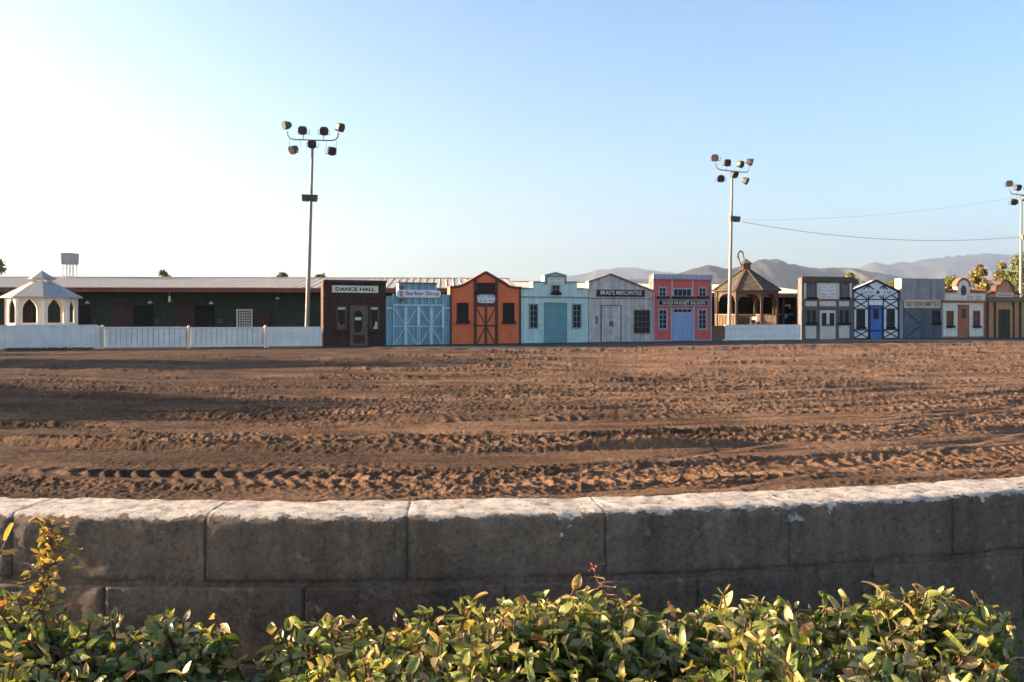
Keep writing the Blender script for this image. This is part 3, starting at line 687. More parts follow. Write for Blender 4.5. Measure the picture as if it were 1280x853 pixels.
s, r, y = sign(F, 1244.4, 366.2, 1265.6, 371.4, M['hotel_panel'], y=-.042); scribble((r[0]+.05, r[1]-.05, r[2], r[3]), y, M['dkgrey_letter'], s, 1, 41, .5, 1)
for x0, x1 in ((1232.8, 1235.2), (1242, 1244.3), (1265.2, 1267.4), (1273.8, 1275.8)): rects(F, [(x0, 377.6, x1, 423.4)], M['mission_dk'], 'pilaster', -.07)
d = rects(F, [(1247, 387, 1262, 423.2)], M['mission_door'], 'door', -.03)
bars(F, [((1254.5, 388), (1254.5, 423))], .03, M['black'], 'door_seam', -.035, -.031, d)
rects(F, [(1244.6, 384, 1246.9, 423.3), (1262.1, 384, 1264.9, 423), (1247, 384, 1262, 386.9)], M['mission'], 'door_frame', -.055)
# 12 green front cut by the picture edge
F = facade(1279.6, 1328, 'pale green front just past the tan brown front')
wall(F, [(1279.6, 373), (1328, 373)], M['green'], .2)
rects(F, [(1279.2, 371, 1328.4, 374)], M['mint_trim'], 'cornice', -.08, .03)
d = rects(F, [(1297, 384, 1312, 422)], M['teal'], 'door', -.025)

# strip of darker ground along the fronts
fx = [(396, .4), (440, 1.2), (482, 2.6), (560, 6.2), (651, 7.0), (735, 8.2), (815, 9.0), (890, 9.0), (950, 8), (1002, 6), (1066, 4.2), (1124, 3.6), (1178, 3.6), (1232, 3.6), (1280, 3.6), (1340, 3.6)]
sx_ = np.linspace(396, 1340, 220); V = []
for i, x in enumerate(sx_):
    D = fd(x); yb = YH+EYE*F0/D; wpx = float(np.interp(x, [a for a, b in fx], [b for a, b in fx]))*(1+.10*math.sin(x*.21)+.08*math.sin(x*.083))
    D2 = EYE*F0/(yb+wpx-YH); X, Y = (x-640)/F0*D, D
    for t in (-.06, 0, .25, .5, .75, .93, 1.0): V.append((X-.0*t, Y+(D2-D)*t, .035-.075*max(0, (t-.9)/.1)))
struct(grid_obj('dark_strip', np.array(V), len(sx_), 7, M['dark_ground'], None, False))
# ------------------------------------------------------------------ fences and gates
def board_fence(x0, x1, D0, D1, y_top0, label, group='white arena fence sections', nb=6, ends=(True, True), mat='fence_white'):
    F = Frame(x0, x1, D0, D1, 'fence', label, 'fence', group)
    h = F(x0, y_top0)[1]; mb = MB(); bh = (h-.05)/nb
    for k in range(nb):
        n = max(1, int(F.w/3.6))
        for j in range(n):
            a, b = F.w*j/n, F.w*(j+1)/n
            mb.box(a+.0005, b-.0005, -.02-random.random()*.006, .01, .05+k*bh+.0006, .05+(k+1)*bh-.0006, random.random())
    mb.build('board_panel', M[mat], F.e)
    mb = MB(); mb.box(0, F.w, -.05, .06, h-.004, h+.035); mb.build('top_rail', M[mat], F.e)
    n = max(1, round(F.w/2.4))
    for j in range(n+1):
        if (j == 0 and not ends[0]) or (j == n and not ends[1]): continue
        u = min(max(F.w*j/n, .06), F.w-.06); MB().box(u-.05, u+.05, .012, .11, 0, h-.006).build('post', M[mat], F.e)
    return F
def gate(x0, x1, D0, D1, y_top, label):
    F = Frame(x0, x1, D0, D1, 'gate', label, 'gate', 'white ribbed gate leaves')
    h = F(x0, y_top)[1]; mb = MB(); mb.box(.1, F.w-.03, 0, .012, .1, h-.05)
    mb.build('backing', M['hotel_panel'], F.e); mb = MB(); n = int(F.w/.24)
    for k in range(n):
        u = .12+(F.w-.2)*(k+.5)/n; hw = (F.w-.2)/n/2-.016; mb.prism([(u-hw, .11), (u+hw, .11), (u+hw, h-.07), (u-hw, h-.07)], -.035, -.001, random.random())
    mb.build('ribbed_panel', M['fence_white'], F.e)
    mb = MB(); mb.box(.1, F.w-.03, -.06, .03, h-.05, h+.01); mb.box(.1, F.w-.03, -.055, .03, .05, .12); mb.build('frame_rail', M['fence_white'], F.e)
    mb = MB(); mb.tube([(.04, -.10, 0), (.04, -.10, h+.06)], .065, 10); mb.tube([(.04, -.10, h+.06), (.04, -.10, h+.10)], [.08, .03], 10); mb.build('post', M['gazebo_white'], F.e)
    MB().box(F.w-.1, F.w-.04, -.09, -.061, h-.2, h-.04).build('latch', M['gazebo_white'], F.e)
    return F
board_fence(-230, 122, 39.3, 42.6, 408.4, 'long white board fence in front of the white gazebo')
board_fence(333.5, 402, 44.25, 44.85, 409.8, 'short white board fence beside the dark brown front')
gate(127.5, 234, 42.7, 43.5, 409.2, 'white ribbed gate leaf joined to the long fence near white gazebo')
gate(235, 330.5, 43.5, 44.2, 409.6, 'white ribbed gate leaf below the lattice covered window')
Fx = Frame(123, 126, 42.62, 42.66, 'gate_post', 'white post closing the long fence beside a ribbed gate leaf', 'post', 'white gate posts')
MB().tube([(.03, -.10, 0), (.03, -.10, 1.02)], .07, 10).build('shaft', M['gazebo_white'], Fx.e); MB().tube([(.03, -.10, 1.02), (.03, -.10, 1.07)], [.085, .03], 10).build('cap', M['gazebo_white'], Fx.e)
Fx = Frame(330.6, 333, 44.2, 44.23, 'gate_post', 'white post between a ribbed gate leaf and the short fence', 'post', 'white gate posts')
MB().tube([(.03, -.10, 0), (.03, -.10, 1.02)], .07, 10).build('shaft', M['gazebo_white'], Fx.e); MB().tube([(.03, -.10, 1.02), (.03, -.10, 1.07)], [.085, .03], 10).build('cap', M['gazebo_white'], Fx.e)
board_fence(906.2, 1000.5, 54.75, 56.4, 407, 'white board fence in front of the wooden gazebo')
board_fence(890, 905.8, 54.45, 54.7, 408.4, 'brown plywood fence panel beside the coral red front', 'brown fence panels', 2, mat='brown_panel')

# ------------------------------------------------------------------ long barns
def barn(F, zf0, zf1, zr, run, over, name_wall=True, open_front=False, rib=.48):
    mb = MB(); mb.box(0, F.w, 0, .12, 0, zf1-.05) if not open_front else None
    if open_front:
        mb.box(0, F.w, 7.0, 7.12, 0, zf1); mb.box(0, .12, 0, 7, 0, zf1-.05); mb.box(F.w-.12, F.w, 0, 7, 0, zf1-.05)
    else: mb.box(0, F.w, 10, 10.12, 0, zf1-.05)
    mb.build('wall', M['barn_green'], F.e)
    MB().box(-.3, F.w+.3, -over-.06, -over, zf0, zf1).build('fascia', M['barn_fascia'], F.e)
    def slope(ya, za, yb, zb):
        return [(-.35, ya, za), (F.w+.35, ya, za), (F.w+.35, yb, zb), (-.35, yb, zb)]
    mb = MB(); ya, za, yb, zb = -over-.15, zf1+.01, -over+run, zr
    for (a, za_, b, zb_) in ((ya, za, yb, zb), (yb, zb, yb+run, za)):
        t = slope(a, za_, b, zb_); v = t+[(x, y, z-.05) for x, y, z in t]
        mb.add(v, [(0,1,2,3), (7,6,5,4), (0,4,5,1), (1,5,6,2), (2,6,7,3), (3,7,4,0)])
    roof = mb.build('roof', M['roof'], F.e)
    mb = MB(); n = int(F.w/rib)
    for k in range(n+1):
        u = F.w*k/n; mb.add([(u-.04, ya, za), (u+.04, ya, za), (u+.04, yb, zb), (u-.04, yb, zb), (u-.018, ya, za+.026), (u+.018, ya, za+.026), (u+.018, yb, zb+.026), (u-.018, yb, zb+.026)],
            [(4,5,6,7), (0,4,7,3), (1,2,6,5), (0,1,5,4), (3,7,6,2)])
    mb.build('roof_rib', M['roof'], roof)
    MB().tube([(-.35, yb, zb+.03), (F.w+.35, yb, zb+.03)], .06, 6).build('ridge_cap', M['roof'], roof)
    return roof
F = Frame(-330, 640, 57.8, 61.4, 'stable_barn', 'long dark green stable with ribbed pale roof behind the white gates', 'barn')
roofA = barn(F, 3.0, 3.30, 4.245, 9, 1.5)
def P0(x, y): return F(x, y)
for x0, x1 in ((96, 114.5), (167.6, 192), (244, 268.5)):
    u0, u1, z0, z1 = F.rect(x0, 382, x1, 420); fr = MB().box(u0-.08, u0, -.05, -.002, 0, z1+.08).box(u1, u1+.08, -.05, -.002, 0, z1+.08).box(u0, u1, -.05, -.002, z1, z1+.08).build('stall_doorway', M['barn_green'], F.e)
    MB().box(u0, u1, -.012, -.003, 0, z1).build('painted_stall_opening', M['barn_dark'], fr)  # near-black panel over the wall paints the dark inside of the stall
for x0, x1, y0 in ((140, 166.5, 379), (219, 243, 379), (323, 338, 387), (18, 42, 379), (-60, -36, 379)):
    u0, u1, z0, z1 = F.rect(x0, y0, x1, 420); mb = MB(); boards(mb, [(u0, z1), (u1, z1)], .05, .2, -.07, -.03, .01); d = mb.build('stall_door', M['barn_door'], F.e)
    MB().box(u0-.02, u1+.02, -.09, -.071, z1-.1, z1).build('door_track', M['dkbrown'], d)
for x0, x1, y0, y1 in ((117, 121, 398, 406), (194, 199, 398, 405), (271.5, 279, 399, 404.5)):
    u0, u1, z0, z1 = F.rect(x0, y0, x1, y1); MB().box(u0, u1, -.06, -.002, z0, z1).build('feed_box', M['wood'], F.e)
u0, u1, z0, z1 = F.rect(297, 388, 314.5, 420)
mb = MB(); 
for u in np.linspace(u0, u1, 7): mb.box(u-.015, u+.015, -.05, -.03, .4, z1)
for z in np.linspace(.5, z1, 9): mb.box(u0, u1, -.068, -.051, z-.012, z+.012)
w = mb.build('lattice_window', M['white'], F.e); MB().box(u0, u1, -.03, -.003, .4, z1).build('pane', M['wood'], w)
mb = MB(); mb.box(u0-.06, u0, -.08, -.002, .4, z1+.06).box(u1, u1+.06, -.08, -.002, .4, z1+.06).box(u0, u1, -.08, -.002, z1, z1+.06); mb.build('frame', M['offwhite'], w)
for x, y in ((112, 377.5), (189.6, 377.5), (265.5, 378.5), (348, 372.5), (30, 377.5)):
    u, z = F(x, y); mb = MB(); mb.tube([(u, -.002, z+.1), (u, -.25, z+.14), (u, -.33, z+.03)], .02, 6); l = mb.build('barn_lamp', M['lamp_body'], F.e)
    MB().tube([(u, -.33, z+.05), (u, -.33, z-.1)], [.05, .17], 10).build('lamp_shade', M['offwhite'], l)
u, z = F(217, 374.5); MB().tube([(u, -.9, z-.18), (u, -.9, z+.18)], .07, 8).tube([(u, -.9, z+.18), (u, -.9, 3.2)], .012, 5).build('hanging_lantern', M['offwhite'], F.e)
mb = MB()
for x in np.arange(-300, 478, 77.0): u, _ = F(x, 400); mb.box(u-.06, u+.06, -1.45, -1.3, 0, 3.02)
# ridge vent
u, _ = F(87.5, 346, 7.5); s_ = (59.2+7.5)/F0
zb_ = 4.1; z1 = EYE+62*s_; z2 = EYE+76*s_; w_ = 7.2*s_
for sx in (-.82, -.28, .28, .82):
    for yy in (7.12, 7.86): MB().box(u+w_*sx-.035, u+w_*sx+.035, yy-.035, yy+.035, zb_, z1).build('vent_leg', M['white'], roofA)
for zz in (zb_+.22, z1-.3): MB().box(u-w_*.86, u+w_*.86, 7.075, 7.083, zz, zz+.05).build('vent_rail', M['white'], roofA)
mb = MB().add([(u-w_, 7.0, z1), (u+w_, 7.0, z1), (u+w_, 8.0, z1), (u-w_, 8.0, z1), (u-w_*1.08, 7.0, z2), (u+w_*1.08, 7.0, z2), (u+w_*1.08, 8.0, z2), (u-w_*1.08, 8.0, z2)], [(0,1,2,3), (4,5,6,7), (0,1,5,4), (1,2,6,5), (2,3,7,6), (3,0,4,7)])
vc = mb.build('vent_hood', M['silver_top'], roofA)

F = Frame(656, 1012, 68.9, 76.6, 'shed_barn', 'pale roofed open shed behind the shop fronts and wooden gazebo', 'barn')
roofB = barn(F, 2.98, 3.28, 4.28, 9, 1.2, open_front=True)
for k in range(11):
    u = .1+(F.w-.2)*k/10; MB().box(u-.09, u+.09, -.1, .08, 0, 3.0).build('post', M['dkbrown'], F.e)
# things inside the shed, seen between gazebo and the grey timber front
F2 = Frame(972, 996, 78.0, 78.5, 'hay_cart', 'dark blue wagon with pale canopy edge parked inside the open shed', 'wagon')
u0, u1, z0, z1 = F2.rect(972, 392.5, 992, 399); MB().box(u0, u1, 0, 1.4, z0, z1).build('wagon_box', M['barber'], F2.e)
for u in (u0+.3, u1-.3):
    for ya in (-.06, 1.41): MB().tube([(u, ya, z0), (u, ya+.05, z0)], .38, 14).build('wheel', M['black'], F2.e)
for u in (u0+.05, u1-.05): MB().box(u-.03, u+.03, .1, .16, z1, 2.36).build('canopy_post', M['dkbrown'], F2.e)
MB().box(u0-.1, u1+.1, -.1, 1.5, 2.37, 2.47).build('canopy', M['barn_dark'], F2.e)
MB().prism([F2(976, 382), F2(986.8, 380.5), F2(987.2, 386), F2(985.6, 386), F2(984.8, 383), F2(976, 383)], -.14, -.11).build('canopy_flap', M['cream'], F2.e)

# ------------------------------------------------------------------ gazebos
def octa(Rv, th0, z): return [(Rv*math.sin(R(th0+45*k)), -Rv*math.cos(R(th0+45*k)), z) for k in range(8)]
def cone_roof(mb, r0, z0, r1, z1, th0, rows=1, th=.06):
    for k in range(8):
        for j in range(rows):
            fa, fb = j/rows, (j+1)/rows
            ra, rb = r0+(r1-r0)*fa, r0+(r1-r0)*fb; za, zb = z0+(z1-z0)*fa+(.018 if rows > 1 else 0), z0+(z1-z0)*fb
            A = octa(ra, th0, za); B = octa(rb, th0, zb); k2 = (k+1) % 8
            ns = 1 if rows == 1 else max(1, int(ra*.765/.28))
            for s in range(ns):
                l = lambda P, Q, f: tuple(P[i]+(Q[i]-P[i])*f for i in range(3))
                q = [l(A[k], A[k2], s/ns), l(A[k], A[k2], (s+1)/ns), l(B[k], B[k2], (s+1)/ns), l(B[k], B[k2], s/ns)]
                lo = [(x, y, z-th) for x, y, z in q]
                mb.add(q+lo, [(0,1,2,3), (7,6,5,4), (0,4,5,1), (1,5,6,2), (2,6,7,3), (3,7,4,0)], random.random())
def side_panel(mb, A, B, poly, th=.08):
    """poly in (f along side 0..1 scaled to metres from the middle, z)"""
    ax, ay = A[:2]; bx, by = B[:2]; L = math.hypot(bx-ax, by-ay); dx, dy = (bx-ax)/L, (by-ay)/L; mx, my = (ax+bx)/2, (ay+by)/2; nx, ny = -dy, dx
    n = len(poly); v = []
    for o in (-th/2, th/2): v += [(mx+dx*u+nx*o, my+dy*u+ny*o, z) for u, z in poly]
    mb.add(v, [tuple(range(n)), tuple(range(2*n-1, n-1, -1))]+[(i, (i+1) % n, n+(i+1) % n, n+i) for i in range(n)])
    return L
def arch(W, ow, z0, spring, apex, top, pointed=True):
    L = [(-W/2, top), (-W/2, z0), (-ow, z0)]; n = 9
    if pointed: L += [(-ow*math.cos(math.pi/2*i/n)**1.15, spring+(apex-spring)*(i/n)**.85) for i in range(n)]
    else: L += [(-ow*math.cos(math.pi/2*i/n), spring+(apex-spring)*math.sin(math.pi/2*i/n)) for i in range(n)]
    L += [(0, apex)]+[(-u, z) for u, z in L[:1:-1]]+[(W/2, z0), (W/2, top)]
    out = []
    for p in L:
        if not out or (abs(out[-1][0]-p[0])+abs(out[-1][1]-p[1])) > 1e-4: out.append(p)
    return out
g = empty('white_gazebo', ((52.5-640)/F0*46, 46, 0), 0, 'white octagonal gazebo with pointed arches and small cupola', 'gazebo')
th0 = math.degrees(math.atan2(g.location.x, g.location.y))*-1+2
PB = octa(1.53, th0, 0)
for k in range(8):
    A, B = PB[k], PB[(k+1) % 8]; L = math.hypot(A[0]-B[0], A[1]-B[1])
    mb = MB(); side_panel(mb, A, B, arch(L-.06, L*.33, 1.17, 1.80, 2.43, 2.52)); mb.build('arch_panel', M['gazebo_white'], g)
    mb = MB(); side_panel(mb, A, B, [(-L/2+.05, .25), (L/2-.05, .25), (L/2-.05, 1.165), (-L/2+.05, 1.165)], .07); mb.build('railing_panel', M['gazebo_white'], g)
    MB().box(A[0]-.08, A[0]+.08, A[1]-.08, A[1]+.08, 0, 2.5).build('post', M['gazebo_white'], g)
mb = MB(); mb.add(octa(1.62, th0, 0)+octa(1.62, th0, .24), [tuple(range(7, -1, -1)), tuple(range(8, 16))]+[(k, (k+1) % 8, 8+(k+1) % 8, 8+k) for k in range(8)]); mb.build('floor', M['gazebo_white'], g)
mb = MB(); cone_roof(mb, 1.86, 2.46, .52, 3.20, th0); rf = mb.build('roof', M['gazebo_roof'], g)
mb = MB()
for x, y, z in octa(.42, th0, 0): mb.box(x-.04, x+.04, y-.04, y+.04, 3.12, 3.42)
mb.build('cupola_post', M['gazebo_white'], rf)
mb = MB(); cone_roof(mb, .64, 3.38, .02, 3.78, th0, 1, .04); mb.build('cupola_roof', M['gazebo_roof'], rf)
MB().tube([(0,0,3.72), (0,0,3.86)], .03, 8).tube([(0,0,3.84), (0,0,3.9)], [.05, .02], 8).build('finial', M['gazebo_white'], rf)

DG = 61.0
g = empty('wooden_gazebo', ((932.5-640)/F0*DG, DG, 0), 0, 'brown wooden gazebo with shingled roof and a bent metal finial', 'gazebo')
vo = -math.degrees(math.atan2(g.location.x, g.location.y)); th0 = 14.0
PB = octa(2.05, th0, 0)
mb = MB(); mb.add(octa(2.2, th0, 0)+octa(2.2, th0, .6), [tuple(range(7, -1, -1)), tuple(range(8, 16))]+[(k, (k+1) % 8, 8+(k+1) % 8, 8+k) for k in range(8)]); mb.build('floor', M['wood'], g)
for k in range(8):
    A, B = PB[k], PB[(k+1) % 8]; L = math.hypot(A[0]-B[0], A[1]-B[1])
    MB().box(A[0]-.07, A[0]+.07, A[1]-.07, A[1]+.07, .6, 3.2, random.random()).build('post', M['wood'], g)
    mb = MB(); side_panel(mb, A, B, arch(L-.14, L*.40, 2.45, 2.5, 2.92, 3.16, False), .05); mb.build('arch_bracket', M['wood'], g)
    if k != 7:
        mb = MB(); f = lambda t, z: (A[0]+(B[0]-A[0])*t, A[1]+(B[1]-A[1])*t, z)
        mb.obox(f(.05, 1.58), f(.95, 1.58), .09, .06); mb.obox(f(.05, .78), f(.95, .78), .07, .06)
        for i in range(11): mb.obox(f(.08+.084*i, .81), f(.08+.084*i, 1.55), .11, .05, (B[0]-A[0], B[1]-A[1], 0))
        mb.build('railing', M['baluster'], g)
mb = MB(); cone_roof(mb, 2.32, 3.14, .22, 4.55, th0, 9, .05); rf = mb.build('roof', M['shingle'], g)
mb = MB()
for (x, y, z), (a, b, c) in zip(octa(2.33, th0, 3.18), octa(.23, th0, 4.59)): mb.obox((x, y, z), (a, b, c), .16, .05)
mb.build('hip_cap', M['wood'], rf)
mb = MB(); mb.box(-.24, .24, -.24, .24, 4.5, 5.0); cu = mb.build('cupola', M['mission_dk'], rf)
mb = MB(); cone_roof(mb, .40, 4.98, .02, 5.28, th0, 1, .04); mb.build('cupola_roof', M['shingle'], rf)
pts = [(-.28, 0, 4.75), (-.42, 0, 5.1), (-.52, 0, 5.45), (-.50, 0, 5.68), (-.38, 0, 5.80), (-.24, 0, 5.74), (-.16, 0, 5.5), (-.12, 0, 5.2)]
mb = MB(); mb.tube(pts, [.035, .04, .05, .055, .055, .05, .035, .025], 7); mb.tube([(x+.05*math.sin(i*2), y+.08, z-.03) for i, (x, y, z) in enumerate(pts[:5])], .03, 5)
mb.build('bent_finial', M['bark'], rf)
# white chair just inside the gazebo
gc = Vector(g.location)
ch = empty('garden_chair', (gc.x+.22, gc.y-.9, .6), R(-30), 'small white garden chair inside the wooden gazebo', 'chair')
ch.scale = (.85, .85, .85)
MB().box(-.24, .24, -.22, .22, .42, .46).build('seat', M['offwhite'], ch)
mb = MB(); mb.box(-.24, .24, .19, .22, .74, .98); mb.build('backrest', M['offwhite'], ch)
for sx in (-.21, .21):
    for sy in (-.19, .2): MB().box(sx-.02, sx+.02, sy-.02, sy+.02, 0, .415 if sy < 0 else .96).build('leg', M['white'], ch)

# ------------------------------------------------------------------ light poles
def floodlight(parent, c, aim, up=(0,0,1), size=.29):
    a = Vector(aim).normalized(); c = Vector(c); x = a.cross(Vector((0,0,1))).normalized(); u = x.cross(a)
    mb = MB(); n = 12
    prof = [(-.24, .10), (-.20, .16), (-.06, .235), (.10, .285), (.17, .30), (.20, .30)]
    v = []; f = []
    for s, r in prof:
        for j in range(n):
            t = 2*math.pi*j/n; cx, sx = math.cos(t), math.sin(t)
            m_ = 1/max(abs(cx), abs(sx))**.85
            v.append(c+a*s*size/.29+(x*cx+u*sx)*r*m_*size/.29*.80)
    for i in range(len(prof)-1):
        for j in range(n): f.append((i*n+j, i*n+(j+1) % n, (i+1)*n+(j+1) % n, (i+1)*n+j))
    f += [tuple(range(n-1, -1, -1)), tuple(range((len(prof)-1)*n, len(prof)*n))]
    mb.add(v, f); o = mb.build('floodlight', M['lamp_body'], parent)
    mb = MB(); v = []
    for s in (.203, .225):
        for j in range(n):
            t = 2*math.pi*j/n; v.append(c+a*s*size/.29+(x*math.cos(t)+u*math.sin(t))*.235*size/.29)
    mb.add(v, [tuple(range(n)), tuple(range(2*n-1, n-1, -1))]+[(j, (j+1) % n, n+(j+1) % n, n+j) for j in range(n)]); mb.build('lens', M['lens'], o)
    mb = MB(); mb.tube([c+x*.30-a*.02, c+x*.31-Vector((0,0,.2)), c-x*.31-Vector((0,0,.2)), c-x*.30-a*.02], .018, 6); mb.build('yoke', M['lamp_body'], o)
    return o
lp = empty('light_pole', (0,0,0), 0, 'tall floodlight pole behind the short white fence beside the dark brown front', 'light pole', 'floodlight poles around the arena')
HP = 10.15
MB().tube([(0,0,0), (0,0,.25)], .24, 14).tube([(0,0,.2), (0,0,4), (0,0,7.2), (0,0,HP)], [.115, .105, .09, .065], 14).build('pole', M['pole'], lp)
zc = HP+.35
arm = [(-1.30, 0, zc+.42), (-1.29, 0, zc+.22), (-1.18, 0, zc+.06), (-.95, 0, zc), (0, 0, zc), (.95, 0, zc), (1.18, 0, zc+.06), (1.29, 0, zc+.22), (1.30, 0, zc+.42)]
mb = MB(); mb.tube(arm, .035, 8); mb.tube([(0,0,HP-.05), (0,0,zc)], .05, 8)
for x in (-.48, .56): mb.tube([(x, 0, zc), (x, 0, zc+.25)], .025, 6)
for x in (-1.18, -.60, .70, 1.22): mb.tube([(x, -.02, zc), (x, -.05, zc-.42)], .012, 5)
mb.build('crossarm', M['pole'], lp)
for c, aim in (((-1.32, 0, zc+.72), (-.75, -.6, -.28)), ((-.48, 0, zc+.50), (-.15, -1, -.35)), ((.56, 0, zc+.50), (.25, -1, -.35)), ((1.33, 0, zc+.70), (.85, -.5, -.25)),
               ((.02, -.12, zc-.18), (.05, -1, -.55)), ((-.92, -.05, zc-.5), (-.55, -.8, -.6)), ((.96, -.05, zc-.5), (.6, -.8, -.5))):
    floodlight(lp, c, aim, size=.27)
zb = 7.5
mb = MB(); mb.box(-.40, .40, -.14, -.09, zb-.03, zb+.03); mb.tube([(0, -.1, zb-.12), (0, -.1, zb+.12)], .05, 6); mb.build('lamp_bracket', M['pole'], lp)
for sx in (-.2, .2):
    mb = MB(); mb.prism([(sx-.16, zb-.17), (sx+.16, zb-.17), (sx+.19, zb+.17), (sx-.19, zb+.17)], -.40, -.15); b = mb.build('box_lamp', M['lamp_body'], lp)
    MB().prism([(sx-.12, zb-.12), (sx+.12, zb-.12), (sx+.14, zb+.12), (sx-.14, zb+.12)], -.415, -.403).build('lens', M['lens'], b)
def place_pole(o, xb, D, lean, rz):
    o.location = ((xb-640)/F0*D, D, 0); o.rotation_euler = (0, R(lean), 0)
    o.rotation_mode = 'XYZ'; o.rotation_euler = (Matrix.Rotation(R(lean), 3, 'Y') @ Matrix.Rotation(rz, 3, 'Z')).to_euler()
place_pole(lp, 383, 47.0, 1.75, 0)
lp2 = copy_tree(lp); lp2['label'] = 'tall floodlight pole standing in front of the wooden gazebo'
place_pole(lp2, 911, 57.2, 1.2, R(26))
lp3 = copy_tree(lp); lp3['label'] = 'tall floodlight pole behind the tan brown front, cut by the picture edge'
place_pole(lp3, 1275.5, 64.0, .4, R(27)); lp3.location.z = -.6
# overhead cables
def cable(a, b, sag, label, r=.012):
    a, b = Vector(a), Vector(b)
    pts = [a.lerp(b, t/24)-Vector((0,0,sag*4*(t/24)*(1-t/24))) for t in range(25)]
    return tag(MB().tube(pts, r, 5).build('overhead_cable', M['wire'], None), label, 'cable', 'cables strung between light poles')
cable(S(928, 277.5, 57), S(1273, 296.5, 63.8), .62, 'sagging black cable between the lower lamps of two light poles', .013)
cable(S(917, 275, 57.4), S(1272, 246, 64.2), .45, 'thin cable rising to the top of the pole behind the tan front', .0045)
cable(S(391, 246, 47.1), S(913, 273, 57.1), .25, 'long thin cable spanning from pole beside dark brown front to gazebo pole', .0016)

# ------------------------------------------------------------------ trees
def leaf_cloud(n, centers, radii, size, flat=.8):
    """small leaf faces spread through lobes; returns V,Q,tint"""
    w = np.array(radii)**2; w = w/w.sum()
    idx = rng.choice(len(centers), n, p=w)
    c = np.array(centers)[idx]; r = np.array(radii)[idx]
    d = rng.normal(size=(n, 3)); d /= np.linalg.norm(d, axis=1)[:, None]
    rad = r*(rng.random(n)**.5)*(1+.55*rng.random(n)**3)
    p = c+d*rad[:, None]*np.array([1, 1, flat])
    nrm = d+rng.normal(size=(n, 3))*.7; nrm /= np.linalg.norm(nrm, axis=1)[:, None]
    a = np.cross(nrm, rng.normal(size=(n, 3))); a /= np.linalg.norm(a, axis=1)[:, None]; b = np.cross(nrm, a)
    s = size*(.6+.8*rng.random(n))[:, None]
    V = np.stack([p-a*s, p+b*s*.55, p+a*s, p-b*s*.55], 1).reshape(-1, 3)
    tint = np.repeat(np.clip(.15+.6*rng.random(n)+.25*np.repeat(rng.random(len(centers))[:, None], 1, 1)[idx, 0], 0, 1), 4)
    return V, np.arange(n*4).reshape(-1, 4), tint
def tree(x, D, ytop, wpx, label, mat, crown_frac=.62, n=1800, leaf=.16, seed=0, lobes=16, name='tree', group='trees beyond the shop fronts'):
    global rng
    rng = np.random.default_rng(100+seed); rr = random.Random(seed)
    X = (x-640)/F0*D; H = EYE-(ytop-YH)/F0*D; W = wpx/F0*D
    n = int(n*2.4); t = empty(name, (X, D, 0), 0, label, 'tree', group)
    zc = H*(1-crown_frac/2)
    mb = MB(); mb.tube([(0,0,-.1), (.06*H*.3, 0, H*.3), (.03*H, .05, H*.62), (0, 0, H*.85)], [.045*H*.6, .03*H*.6, .02*H*.6, .008*H], 8)
    cen = []; rad = []
    for k in range(lobes):
        a = rr.uniform(0, 6.28); q = rr.uniform(.15, 1)**.6
        z = zc+rr.uniform(-.5, .5)*H*crown_frac*.78
        f = 1-.5*abs((z-zc)/(H*crown_frac*.5))**2
        c = (math.cos(a)*W*.40*q*f, math.sin(a)*W*.40*q*f, z)
        cen.append(c); rad.append(W*rr.uniform(.09, .24))
        mb.tube([(.03*H, .03, H*(1-crown_frac)*rr.uniform(.8, 1.2)), (c[0]*.5, c[1]*.5, (z+H*(1-crown_frac))/2), c], [.012*H, .008*H, .003*H], 5)
    cen.append((0, 0, H-W*.16)); rad.append(W*.15)
    mb.build('trunk', M['bark'], t)
    V, Q, T = leaf_cloud(n, cen, rad, leaf, .85); np_obj('crown', V, Q, mat, t, False, T)
    return t
tree(1224, 92, 329.5, 28, 'olive gold tree above the white stucco front', M['tree_olive'], .86, 1700, .15, 1)
tree(1252, 95, 327, 36, 'broad olive gold tree above the curled pediment', M['tree_olive'], .88, 2400, .15, 2, 20)
tree(1276, 88, 318, 52, 'darker green feathery tree behind the pole at picture edge', M['tree_green'], .8, 2400, .15, 3, 22)
tree(1190, 84, 345, 34, 'low yellow green tree between slate and white stucco fronts', M['tree_lime'], .8, 1300, .17, 4)
tree(1232, 80, 352, 40, 'low olive bushy tree right behind the white stucco coping', M['tree_olive'], .85, 1300, .17, 5)
tree(1063, 76, 340.5, 26, 'yellow green tree rising behind the grey timber front', M['tree_lime'], .7, 1200, .15, 6)
tree(1117, 80, 350, 22, 'small lime green tree behind the half timbered gable', M['tree_lime'], .7, 900, .15, 7)
tree(1080, 84, 352, 16, 'tiny lime green tree between grey timber front and half timbered gable', M['tree_lime'], .7, 700, .14, 8)
tree(-14, 75, 318, 46, 'sparse olive tree at the picture edge beside the white gazebo', M['tree_olive'], .55, 900, .16, 9, 10)
tree(203, 84, 337.5, 26, 'small sparse tree top showing over the stable roof', M['tree_olive'], .5, 380, .2, 10)
tree(352, 88, 340.5, 14, 'dark little tree top above roof near the floodlight pole', M['tree_green'], .45, 300, .2, 11)
tree(397, 88, 343.5, 22, 'low tree top behind roof meeting the dark brown front', M['tree_green'], .4, 300, .2, 12)
tree(1330, 86, 330, 50, 'olive tree just past the pale green front', M['tree_olive'], .7, 1300, .17, 13)
